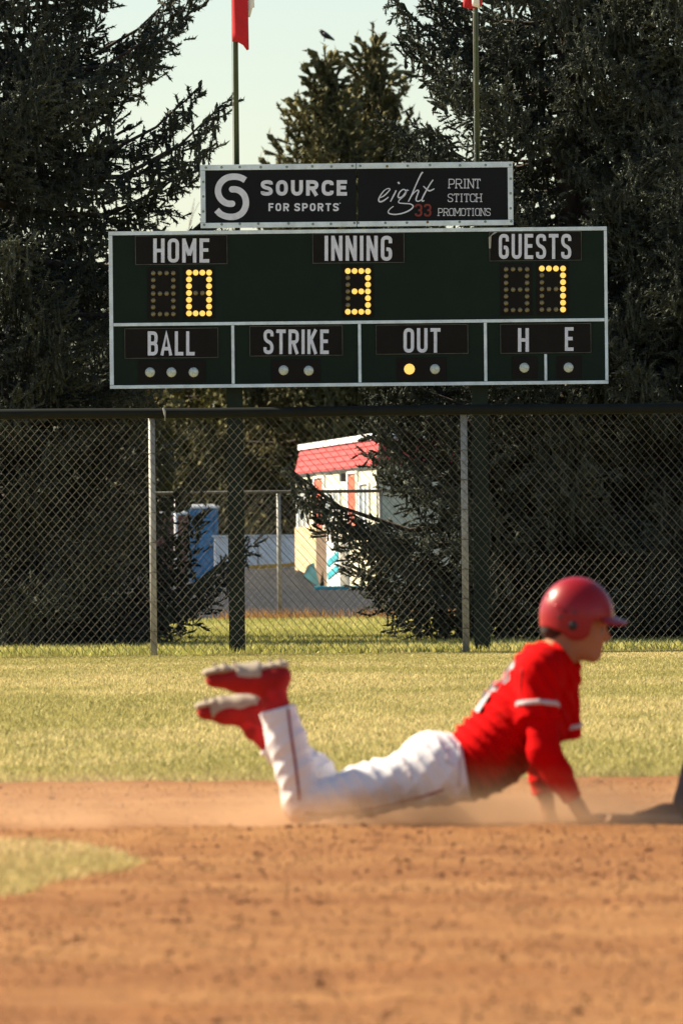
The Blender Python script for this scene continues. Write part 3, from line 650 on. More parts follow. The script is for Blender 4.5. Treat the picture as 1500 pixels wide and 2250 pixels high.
def disc(r, n=8, d=0.004):
    V = [(0, -d, 0)] + [(r * math.cos(2 * PI * k / n), 0, r * math.sin(2 * PI * k / n)) for k in range(n)]
    return V, [(0, 1 + k, 1 + (k + 1) % n) for k in range(n)]
bm_, bf_ = disc(0.013); me_b = bpy.data.meshes.new('bolt'); me_b.from_pydata(bm_, [], bf_); me_b.materials.append(M['bolt'])
me_r = me_b.copy(); me_r.materials.clear(); me_r.materials.append(M['bolt_rust'])
for k, px in enumerate((453, 487, 527, 573, 630, 686, 728, 774, 791, 850, 895, 944, 1010, 1066, 1120)):
    X, Z = sb(px, 365 - (px - 500) * 0.0103 + 3.5 + random.uniform(-1, 1)); inst(me_r if px == 850 else me_b, 'bolt', bars[0 if px < 783 else 1], X, SY - 0.0112, Z)
    X, Z = sb(px + random.uniform(-6, 6), 493.5 - (px - 500) * 0.0103 + random.uniform(-1, 1)); inst(me_b if px != 944 else me_r, 'bolt', bars[2 if px < 783 else 3], X, SY - 0.0112, Z)
for py in (400, 432, 465):
    X, Z = sb(447, py); inst(me_b, 'bolt', bars[4], X, SY - 0.0112, Z); X, Z = sb(1121, py - 7); inst(me_b, 'bolt', bars[5], X, SY - 0.0112, Z)
YL = SY - 0.003
def curve_px(paths, mtl, parent, name, y=YL):
    V, F = [], []
    for q, (pts, wd, sm) in enumerate(paths):
        P = [np.array(p, float) for p in pts]
        if sm:
            E = [2 * P[0] - P[1]] + P + [2 * P[-1] - P[-2]]; C = []
            for i in range(1, len(E) - 2):
                for k in range(8):
                    t = k / 8; C.append(0.5 * (2 * E[i] + (E[i + 1] - E[i - 1]) * t + (2 * E[i - 1] - 5 * E[i] + 4 * E[i + 1] - E[i + 2]) * t * t + (3 * E[i] - E[i - 1] - 3 * E[i + 1] + E[i + 2]) * t ** 3))
            P = C + [P[-1]]
        v, f = stroke(P, wd, False); n = len(V)
        for a in v: X, Z = sb(a[0], a[1]); V.append((X, y - 0.0003 * q, Z))
        F += [tuple(i + n for i in g) for g in f]
    return mesh_obj(name, V, F, mtl, parent)
def arc(cx, cy, rx, ry, a0, a1, n=28): return [(cx + rx * math.cos(math.radians(a0 + (a1 - a0) * k / n)), cy + ry * math.sin(math.radians(a0 + (a1 - a0) * k / n))) for k in range(n + 1)]
# S emblem: two interlocking hooks
def zp(x, y): return 440 + x * 0.24, 350 + y * 0.24
hook1 = [zp(x, y) for x, y in ((412, 192), (385, 175), (345, 162), (292, 160), (240, 172), (196, 205), (168, 255), (165, 310), (186, 360), (225, 395), (262, 407), (292, 407))]
hook2 = [zp(x, y) for x, y in ((150, 465), (185, 500), (232, 521), (285, 528), (340, 518), (385, 488), (412, 440), (418, 385), (402, 330), (366, 292), (325, 276), (292, 276))]
curve_px([(hook1, 14.0, True), (hook2, 14.0, True)], M['letter'], sign, 'emblem')
for x, y in ((292, 407), (292, 276)):
    X, Z = sb(*zp(x, y)); V, F = disc(7.0 * PXM, 14, 0.0); mesh_obj('emblem_end', [(X + a, YL - 0.0009, Z + c) for a, b, c in V], F, M['letter'], sign)
lettering('SOURCE', 573, 762, 396, 430, YL, M['letter'], sign, w=0.76, s=0.235, r=0.34, gap=0.20)
lettering('FOR SPORTS', 590, 744, 446.5, 464, YL, M['letter'], sign, w=0.68, s=0.20, r=0.30, gap=0.24)
MB().box(sb(745, 447)[0], sb(748, 447)[0], YL - 0.001, YL, sb(745, 447.5)[1], sb(745, 446)[1]).build('trademark_dash', M['letter'], sign)
def yp(x, y): return 780 + x * 0.24, 350 + y * 0.24
eight = [([yp(*q) for q in ((228, 352), (262, 335), (300, 300), (318, 275), (300, 268), (268, 285), (235, 325), (216, 365), (222, 388), (250, 384), (285, 362), (305, 345))], [2.2, 2.8, 2.2, 2.0, 2.4, 3.0, 3.4, 3.0, 2.0], True),
         ([yp(*q) for q in ((375, 285), (350, 335), (322, 388))], [3.0, 3.4, 2.2], True), ([yp(*q) for q in ((392, 222), (404, 212))], 5.0, False),
         ([yp(*q) for q in ((462, 283), (440, 276), (408, 300), (392, 338), (402, 352), (432, 340), (462, 300), (474, 280), (452, 330), (405, 372), (400, 398), (450, 405), (505, 410), (530, 432), (500, 465), (440, 492), (370, 505), (315, 498), (302, 480), (318, 455), (350, 430))], [2.2, 2.6, 3.0, 2.6, 2.2, 2.4, 2.4, 3.2, 2.8, 2.4, 1.8], True),
         ([yp(*q) for q in ((618, 118), (600, 140), (560, 225), (515, 330), (486, 388))], [3.4, 3.2, 2.6, 3.0, 2.2], True), ([yp(*q) for q in ((495, 368), (530, 315), (565, 285), (580, 292), (565, 335), (556, 372), (575, 385), (605, 372))], [2.0, 2.4, 2.8, 3.0, 2.8, 2.2], True),
         ([yp(*q) for q in ((712, 188), (680, 235), (640, 305), (612, 362), (616, 384), (632, 378))], [2.2, 2.8, 3.2, 3.0, 1.8], True), ([yp(*q) for q in ((452, 288), (490, 284))], 2.0, False), ([yp(*q) for q in ((622, 246), (675, 288), (724, 270))], [2.4, 3.2, 2.2], True)]
curve_px(eight, M['letter'], sign, 'script_word')
lettering('33', 911, 947, 448, 476, YL, M['red_print'], sign, w=0.56, s=0.15, r=0.28, gap=0.14)
lettering('PRINT', 985, 1055, 393, 414, YL, M['letter'], sign, w=0.62, s=0.082, r=0.25, gap=0.10, serif=True)
lettering('STITCH', 983, 1057, 425.5, 444, YL, M['letter'], sign, w=0.60, s=0.085, r=0.25, gap=0.10, serif=True)
lettering('PROMOTIONS', 962, 1077, 457.5, 474.5, YL, M['letter'], sign, w=0.66, s=0.090, r=0.25, gap=0.09, serif=True)

# flag poles on the post tops, flags
def flag_pole(px, r, lab):
    x = sb(px, 300)[0]; t = thing('flag_pole', lab, 'flag pole', (x, SB_D + 0.22, bz1 - 0.3), 'flag poles above the scoreboard')
    MB().tube([(x, SB_D + 0.22, bz1 - 0.3), (x, SB_D + 0.22, 8.2)], [r, r * 0.85], 14).build('pole', M['green_pole'], t, True)
    MB().tube([(x, SB_D + 0.22, 8.2), (x, SB_D + 0.22, 8.23), (x, SB_D + 0.22, 8.28), (x, SB_D + 0.22, 8.31)], [0.01, 0.045, 0.045, 0.008], 12).build('finial', M['galv'], t, True)
    MB().tube([(x - r - 0.006, SB_D + 0.20, bz1 + 0.2), (x - r - 0.006, SB_D + 0.20, 8.15)], 0.003, 5).build('halyard', M['galv'], t)
    return x
M['green_pole'] = mat('pole_paint', (0.028, 0.050, 0.024), 0.45, var=0.25, scale=4)
fx = flag_pole(519, 0.026, 'dark green pole carrying a furled red and white flag, left')
fx2 = flag_pole(1049, 0.021, 'thin green pole in front of the right spruce, flag mostly above the picture')
def hang_flag(name, lab, prof, x, y, ztop, zbot, mats, cut):
    """limp cloth: pleated cross-section carried down the pole; lower hem follows cut(u)"""
    t = thing(name, lab, 'flag', (x, y, ztop), 'flags hanging limp on the poles'); n = len(prof); nz = 22
    def part(i0, i1, nm, m):
        V, F = [], []
        for j in range(nz + 1):
            for i in range(i0, i1 + 1):
                u = i / (n - 1); zb = zbot + cut(u); s = j / nz; z = ztop + (zb - ztop) * s
                k = 0.75 + 0.25 * s + 0.06 * math.sin(3.1 * s + u * 4)
                V.append((x + prof[i][0] * k, y + prof[i][1] * k + 0.006 * math.sin(9 * s + 5 * u), z))
        w = i1 - i0 + 1
        for j in range(nz):
            for i in range(w - 1): F.append((j * w + i, j * w + i + 1, (j + 1) * w + i + 1, (j + 1) * w + i))
        o = mesh_obj(nm, V, F, m, t, True); md = o.modifiers.new('cloth_thickness', 'SOLIDIFY'); md.thickness = 0.003
    for (a, b, nm, m) in mats: part(a, b, nm, m)
prof = [(-0.024, -0.02), (-0.026, -0.045), (0.02, -0.055), (0.07, -0.06), (0.11, -0.052), (0.128, -0.035), (0.10, -0.015), (0.06, 0.0), (0.08, 0.02), (0.14, 0.01), (0.165, 0.0), (0.175, 0.02), (0.15, 0.04), (0.09, 0.045), (0.04, 0.05)]
zb = sb(519, 88)[1]
hang_flag('limp_flag', 'red and white flag hanging limp on the left pole', prof, fx, SB_D + 0.22, 7.6, zb, [(0, 6, 'red_band', M['flag_red']), (6, 8, 'inner_fold', M['flag_red']), (8, 12, 'white_fold', M['flag_white']), (12, 14, 'rear_band', M['flag_red'])],
          lambda u: -0.06 * u + (-0.085 * max(0, 1 - abs(u - 0.31) / 0.13)) + (0.26 if u > 0.55 else 0) + (0.10 if u > 0.7 else 0))
prof2 = [(0.02, 0.03), (-0.01, -0.03), (-0.06, -0.05), (-0.11, -0.04), (-0.125, -0.01), (-0.08, 0.0), (-0.04, -0.06), (0.0, -0.075), (0.03, -0.06), (0.055, -0.03), (0.03, 0.0)]
zb2 = sb(1049, 13)[1]
hang_flag('limp_flag', 'hem of a red and white flag at the top edge on the right pole', prof2, fx2, SB_D + 0.22, 7.6, zb2, [(0, 6, 'red_band', M['flag_red']), (6, 8, 'white_fold', M['flag_white']), (8, 10, 'outer_red_band', M['flag_red'])], lambda u: -0.015 * math.sin(u * 9) + (0.05 if u > 0.8 else 0))

# crow on the spruce tip
def crow():
    d = 262; q = lambda px, py: Vector(at(px, py, d)); t = thing('crow', 'black crow perched on the tip of the sunlit spruce', 'bird', q(712, 88))
    P = [q(702, 66), q(706, 69), q(711, 74), q(718, 79), q(725, 82.5), q(732, 86)]
    MB().tube(P, [0.035, 0.062, 0.085, 0.085, 0.055, 0.03], 10).build('body', M['crow'], t, True)
    MB().tube([q(703, 66.5), q(699.5, 66)], [0.02, 0.004], 6).build('beak', M['crow'], t)
    MB().tube([q(722, 82), q(729, 85.5), q(735, 88)], [0.05, 0.035, 0.02], 6).build('tail', M['crow'], t)
    for k in (-1, 1):
        MB().tube([q(710, 72) + Vector((0, k * 0.075, 0)), q(718, 78) + Vector((0, k * 0.085, 0)), q(729, 85) + Vector((0, k * 0.03, 0))], [0.03, 0.045, 0.01], 6).build('wing', M['crow'], t, True)
        MB().tube([q(714, 80) + Vector((0, k * 0.04, 0)), q(712, 86) + Vector((0, k * 0.04, 0)), q(712, 91) + Vector((0, k * 0.04, 0))], 0.012, 5).build('leg', M['crow'], t)
crow()

# ------------------------------------------------------------------ far side of the fence: second fence, car park, buildings
lot = mesh_obj('car_park', [(-60, 117.2, 0.006), (60, 117.2, 0.006), (60, 420, 0.006), (-60, 420, 0.006)], [(0, 1, 2, 3)], M['asphalt']); tag(lot, kind='structure')
FY = 116.6
ff = thing('far_fence', 'thin chain link fence with top rail in front of the car park', 'fence', (0, FY, 0))
fz = at(700, 1080, FY)[2]
chain_link('wire_mesh', -6.0, 6.0, 0.04, fz, FY, 0.075, 0.085, 0.0024, ff, M['wire_dull'] if 'wire_dull' in M else M.setdefault('wire_dull', mat('weathered_wire', (0.13, 0.125, 0.11), 0.7, var=0.2)))
MB().tube([(-6.2, FY, fz), (6.2, FY, fz)], 0.022, 10).build('top_rail', M['dark_steel'] if 'dark_steel' in M else M.setdefault('dark_steel', mat('dark_weathered_steel', (0.06, 0.06, 0.055), 0.7, var=0.3)), ff, True)
for px in (180, 613, 836, 1290):
    x = at(px, 1200, FY)[0]; MB().tube([(x, FY + 0.03, -0.05), (x, FY + 0.03, fz - 0.02)], 0.028, 10).build('post', M['galv'], ff, True)
# low bank of grey gravel behind the far fence
bk = []; nb_x, nb_y = 26, 14; bxa, bxb = at(440, 1200, 225)[0], at(704, 1200, 225)[0]
for j in range(nb_y):
    for i in range(nb_x):
        u, v = i / (nb_x - 1), j / (nb_y - 1); e = min(1, u * 7, (1 - u) * 7); hgt = 0.42 * e * min(1, v * 1.6) * (1 if v < 0.85 else (1 - v) / 0.15)
        bk.append((bxa + (bxb - bxa) * u, 196 + 44 * v, 0.002 + hgt * (0.9 + 0.2 * float(vnoise(np.array([u * 9.0]), np.array([v * 5.0]), 2)[0]))))
tag(mesh_obj('gravel_bank', bk, [(j * nb_x + i, j * nb_x + i + 1, (j + 1) * nb_x + i + 1, (j + 1) * nb_x + i) for j in range(nb_y - 1) for i in range(nb_x - 1)], M['asphalt'], None, True), kind='structure')
# dry orange tufts at the foot of the far fence
n = 5200; x = (RNG.random(n) - 0.5) * 9.0; k = vnoise(x * 1.7, x * 0, 19) + 0.4 * RNG.random(n) > 0.5; x = x[k]; n = len(x)
tag(blades('dry_grass', x, FY - 0.15 + RNG.normal(0, 0.18, n), 0.06 + 0.15 * RNG.random(n), 0.014 + 0 * x, np.array((0.46, 0.25, 0.075)) * (0.7 + 0.6 * RNG.random((n, 1))), lean=0.7), 'dry orange grass tufts along the far fence', 'grass', kind='stuff')

M['cream'] = mat('cream_wall', (0.74, 0.68, 0.48), 0.85, var=0.08, scale=1.5)
M['cream2'] = mat('beige_wall', (0.66, 0.47, 0.26), 0.85, var=0.1, scale=1.5)
M['redroof'] = mat('red_roof_tile', (0.52, 0.045, 0.045), 0.7, var=0.25, scale=3)
M['white'] = mat('white_paint', (0.86, 0.86, 0.85), 0.7, var=0.08, scale=4)
M['door'] = mat('orange_red_door', (0.60, 0.11, 0.05), 0.6, var=0.12, scale=5)
M['glass'] = mat('pale_window', (0.32, 0.38, 0.40), 0.15, var=0.2, scale=2)
M['brown'] = mat('brown_timber', (0.14, 0.085, 0.045), 0.8, var=0.35, scale=6, stretch=(1, 1, 0.2))
M['cyan'] = mat('cyan_paint', (0.02, 0.36, 0.45), 0.6, var=0.15, scale=5)
M['blue'] = mat('blue_cabin_plastic', (0.018, 0.19, 0.40), 0.5, var=0.2, scale=4)
M['maroon'] = mat('maroon_panel', (0.17, 0.045, 0.028), 0.7, var=0.3, scale=6, stretch=(1, 1, 0.2))
M['yellow'] = mat('yellow_plank', (0.62, 0.33, 0.04), 0.7, var=0.2, scale=3)
M['black'] = mat('black_metal', (0.015, 0.015, 0.015), 0.5, var=0.2)
M['teal'] = mat('teal_tarp', (0.03, 0.17, 0.20), 0.6, var=0.2, scale=3)

# red roofed building: long wall turned to the sun, short wall to the camera
A = np.array(at(652, 1200, 223.0)[:2]); B = np.array(at(828, 1200, 200.0)[:2])
bld = thing('red_roofed_building', 'low cream building with a steep red roof beyond the car park', 'building', (float(B[0]), float(B[1]), 0))
LW = B - A; LEN = float(np.linalg.norm(LW)); ux, uy = LW / LEN; nx_, ny_ = -uy, ux          # unit along the wall, outward normal (to the left)
if nx_ > 0: nx_, ny_ = -nx_, -ny_
def wall_t(px):
    u = (px - 750.0) / FPX; return float((u * A[1] - A[0]) / ((B[0] - A[0]) - u * (B[1] - A[1])))
def wall_z(px, py):
    t = wall_t(px); d = A[1] + t * (B[1] - A[1]); return at(px, py, d)[2]
def wall_box(mb, t0, t1, z0, z1, o0, o1):
    P = []
    for t in (t0, t1):
        for o in (o0, o1):
            for z in (z0, z1): P.append((A[0] + LW[0] * t + nx_ * o, A[1] + LW[1] * t + ny_ * o, z))
    mb.add(P, [(0, 1, 3, 2), (4, 6, 7, 5), (0, 4, 5, 1), (2, 3, 7, 6), (0, 2, 6, 4), (1, 5, 7, 3)]); return mb
ZE = wall_z(740, 1033); ZR = wall_z(740, 972); DEP = -1.9
wall_box(MB(), 0, 1, -0.1, ZE, DEP, 0.0).build('wall', M['cream'], bld)
roof_mb = MB(); ov = 0.03
P = []
for t in (-0.004, 1.004):
    P += [(A[0] + LW[0] * t + nx_ * ov, A[1] + LW[1] * t + ny_ * ov, ZE + 0.01), (A[0] + LW[0] * t + nx_ * -0.12, A[1] + LW[1] * t + ny_ * -0.12, ZR - 0.05),
          (A[0] + LW[0] * t + nx_ * (DEP + 0.30), A[1] + LW[1] * t + ny_ * (DEP + 0.30), ZR - 0.05), (A[0] + LW[0] * t + nx_ * (DEP - ov), A[1] + LW[1] * t + ny_ * (DEP - ov), ZE + 0.01)]
roof_mb.add(P, [(0, 4, 5, 1), (1, 5, 6, 2), (2, 6, 7, 3), (0, 1, 2, 3), (4, 7, 6, 5), (0, 3, 7, 4)])
roof = roof_mb.build('roof', M['redroof'], bld)
for k in range(4):                                             # proud tile courses across the steep face
    s0 = 0.06 + 0.235 * k; o0, o1 = ov - 0.15 * s0, ov - 0.15 * (s0 + 0.17); z0, z1 = ZE + (ZR - 0.05 - ZE) * s0, ZE + (ZR - 0.05 - ZE) * (s0 + 0.17)
    c = MB(); nt = 30
    for i in range(nt):
        ta, tb = (i + 0.02) / nt, (i + 0.98) / nt; pr = 0.016 + 0.012 * random.random()
        Q = []
        for (t) in (ta, tb):
            for (o, z) in ((o0, z0), (o0 + pr, z0 + 0.01), (o1 + 0.012, z1), (o1 - 0.01, z1)): Q.append((A[0] + LW[0] * t + nx_ * o, A[1] + LW[1] * t + ny_ * o, z))
        c.add(Q, [(0, 1, 2, 3), (4, 7, 6, 5), (1, 5, 6, 2), (0, 4, 5, 1), (2, 6, 7, 3)])
    o = c.build('tile_course', M['redroof'], roof); o['kind'] = 'stuff'
wall_box(MB(), -0.006, 1.006, ZR - 0.045, ZR + 0.09, DEP + 0.25, -0.06).build('ridge_cap', M['white'], bld)
wall_box(MB(), -0.005, 1.005, ZE - 0.05, ZE + 0.005, -0.02, ov + 0.03).build('gutter', M['black'], bld)
for (p0, p1, y0, y1, nm, mm) in ((695, 714, 1056, 1160, 'door', 'door'), (769, 787, 1046, 1160, 'door', 'door'), (659, 678, 1086, 1160, 'window', 'glass'), (722, 748, 1082, 1160, 'window', 'glass'), (795, 812, 1070, 1160, 'window', 'glass')):
    t0, t1 = wall_t(p0), wall_t(p1); z1 = wall_z((p0 + p1) / 2, y0); z0 = wall_z((p0 + p1) / 2, y1)
    o = wall_box(MB(), t0, t1, z0, z1, 0.002, 0.03).build(nm, M[mm], bld)
    fr = MB(); e = 0.07 / LEN * 4
    wall_box(fr, t0 - e, t0, z0, z1 + 0.06, 0.002, 0.06); wall_box(fr, t1, t1 + e, z0, z1 + 0.06, 0.002, 0.06); wall_box(fr, t0 - e, t1 + e, z1 + 0.061, z1 + 0.11, 0.002, 0.06)
    if nm == 'window': wall_box(fr, (t0 + t1) / 2 - e * 0.5, (t0 + t1) / 2 + e * 0.5, z0, z1, 0.032, 0.05)
    fr.build('frame', M['white'], o)
for (p0, py) in ((690, 1061), (763, 1049)):
    t = wall_t(p0); z = wall_z(p0, py); wall_box(MB(), t - 0.012, t + 0.012, z - 0.10, z + 0.10, 0.002, 0.16).build('wall_lamp', M['black'], bld)
t0, t1 = wall_t(701), wall_t(735); wall_box(MB(), t0, t1, 0, wall_z(718, 1165), 0.003, 0.09).build('timber_door', M['brown'], bld)
wall_box(MB(), 0.002, wall_t(699), 0, wall_z(670, 1158), 0.003, 0.05).build('lower_panel', M['cream2'], bld)
t0, t1 = wall_t(737), wall_t(766); zc = wall_z(750, 1245)
pil = wall_box(MB(), t0, t1, 0, wall_z(750, 1175), 0.002, 0.22).build('pillar', M['white'], bld)
for k in (-1, 1):
    z = zc + k * 0.15; P = []
    for (t, zz) in ((t0 + 0.02, z - 0.16), (t1 - 0.01, z + 0.06), (t1 - 0.01, z + 0.22), (t0 + 0.02, z + 0.0)):
        for o in (0.224, 0.25): P.append((A[0] + LW[0] * t + nx_ * o, A[1] + LW[1] * t + ny_ * o, zz))
    MB().add(P, [(0, 2, 4, 6), (7, 5, 3, 1), (0, 1, 3, 2), (2, 3, 5, 4), (4, 5, 7, 6), (6, 7, 1, 0)]).build('cyan_lozenge', M['cyan'], pil)
xk0, xk1 = at(690, 1296, 199)[0], at(792, 1296, 199)[0]
tag(MB().box(xk0, xk1, 198.4, 199.4, 0.007, 0.085, 0.01).build('painted_kerb', M['cyan']), 'low cyan painted kerb at the foot of the white pillar', 'kerb')

def cabin(lab, px0, px1, ptop, d, m, group, tilt=0.0):
    x0, x1 = at(px0, 1200, d)[0], at(px1, 1200, d)[0]; z = at((px0 + px1) / 2, ptop, d)[2]; w = x1 - x0
    t = thing('cabin', lab, 'cabin', ((x0 + x1) / 2, d, 0), group)
    MB().box(x0, x1, d, d + 1.1, 0.007, z - 0.12, 0.02).build('body', m, t)
    MB().box(x0 - 0.04, x1 + 0.04, d - 0.05, d + 1.15, z - 0.118, z - 0.05, 0.02).box(x0 + 0.08, x1 - 0.08, d + 0.1, d + 1.0, z - 0.05, z, 0.02).build('roof', M['white'], t)
    dr = MB().box(x0 + w * 0.18, x1 - w * 0.18, d - 0.035, d - 0.003, 0.15, z - 0.28, 0.01).build('door', m, t)
    MB().box(x1 - w * 0.30, x1 - w * 0.25, d - 0.06, d - 0.036, 1.0, 1.12).build('handle', M['galv'], dr)
    for s in (x0 + 0.03, x1 - 0.07): MB().box(s, s + 0.04, d - 0.03, d - 0.003, 0.05, z - 0.16).build('corner_rib', m, t)
    return t
cabin('bright blue cabin left of the left scoreboard post', 416, 479, 1108, 250, M['blue'], 'cabins beyond the far fence')
cabin('maroon cabin just left of the blue cabin', 345, 413, 1122, 252, M['maroon'], 'cabins beyond the far fence')
x = at(387, 1200, 247)[0]; tag(MB().tube([(x, 247, 0), (x, 247, at(387, 1098, 247)[2])], 0.045, 10).build('white_pole', M['white'], None, True), 'white pole in front of the maroon cabin', 'pole')
x0, x1 = at(470, 1200, 246)[0], at(664, 1200, 246)[0]; zt = at(560, 1180, 246)[2]
t = thing('white_wall', 'long low white wall behind the far fence', 'wall', ((x0 + x1) / 2, 246, 0))
nb = 4
for k in range(nb): MB().box(x0 + (x1 - x0) * k / nb + 0.012, x0 + (x1 - x0) * (k + 1) / nb - 0.012, 246, 246.2, 0.007, zt, 0.02).build('panel', M['white'], t)
MB().box(x0 - 0.05, x1 + 0.05, 245.95, 246.25, zt + 0.002, zt + 0.06).build('coping', M['white'], t)
for i, (a, b, d, lab) in enumerate((((540, 1252), (690, 1234), 236, 'uppermost yellow plank lying across the car park'), ((545, 1246), (664, 1240), 234, 'yellow plank lying under the uppermost one'), ((556, 1256), (700, 1250), 232, 'lowest yellow plank, lying flattest'))):
    p0, p1 = Vector(at(*a, d)), Vector(at(*b, d)); dv = (p1 - p0).normalized(); up = Vector((0, 0, 0.045)); sd = Vector((0, 0.15, 0))
    V = [p + s * sd + k * up for p in (p0, p1) for s in (-1, 1) for k in (-1, 1)]
    tag(mesh_obj('yellow_plank', V, [(0, 1, 3, 2), (4, 6, 7, 5), (0, 4, 5, 1), (2, 3, 7, 6), (0, 2, 6, 4), (1, 5, 7, 3)], M['yellow']), lab, 'plank', 'yellow planks on trestles')
for i, (px, d, zt2, lab) in enumerate(((560, 234.5, 0.30, 'low timber trestle under the left end of the yellow planks'), (662, 234.5, 0.38, 'low timber trestle under the right end of the yellow planks'))):
    x = at(px, 1250, d)[0]; t = thing('trestle', lab, 'trestle', (x, d, 0), 'trestles under the planks')
    MB().box(x - 0.05, x + 0.05, d - 1.9, d + 1.9, zt2 - 0.10, zt2, 0.01).build('beam', M['brown'], t)
    for yy in (-1.6, 1.6):
        for s in (-1, 1): MB().tube([(x + s * 0.16, d + yy, 0.0), (x, d + yy, zt2 - 0.08)], 0.03, 6).build('leg', M['brown'], t)
d = 214; P = [Vector(at(655, 1268, d)), Vector(at(702, 1268, d)), Vector(at(690, 1236, d)), Vector(at(676, 1242, d))]
P = [Vector((p.x, p.y, max(p.z, 0.01))) for p in P]; V = [(P[0].x, d - 0.6, 0.01), (P[1].x, d - 0.6, 0.01), (P[1].x, d + 0.9, 0.01), (P[0].x, d + 0.9, 0.01), (P[3].x, d, P[3].z), (P[2].x, d + 0.1, P[2].z)]
tag(mesh_obj('tarp_heap', V, [(0, 1, 5, 4), (1, 2, 5), (2, 3, 4, 5), (3, 0, 4), (3, 2, 1, 0)], M['teal']), 'teal tarp heap left of the timber door', 'tarp')

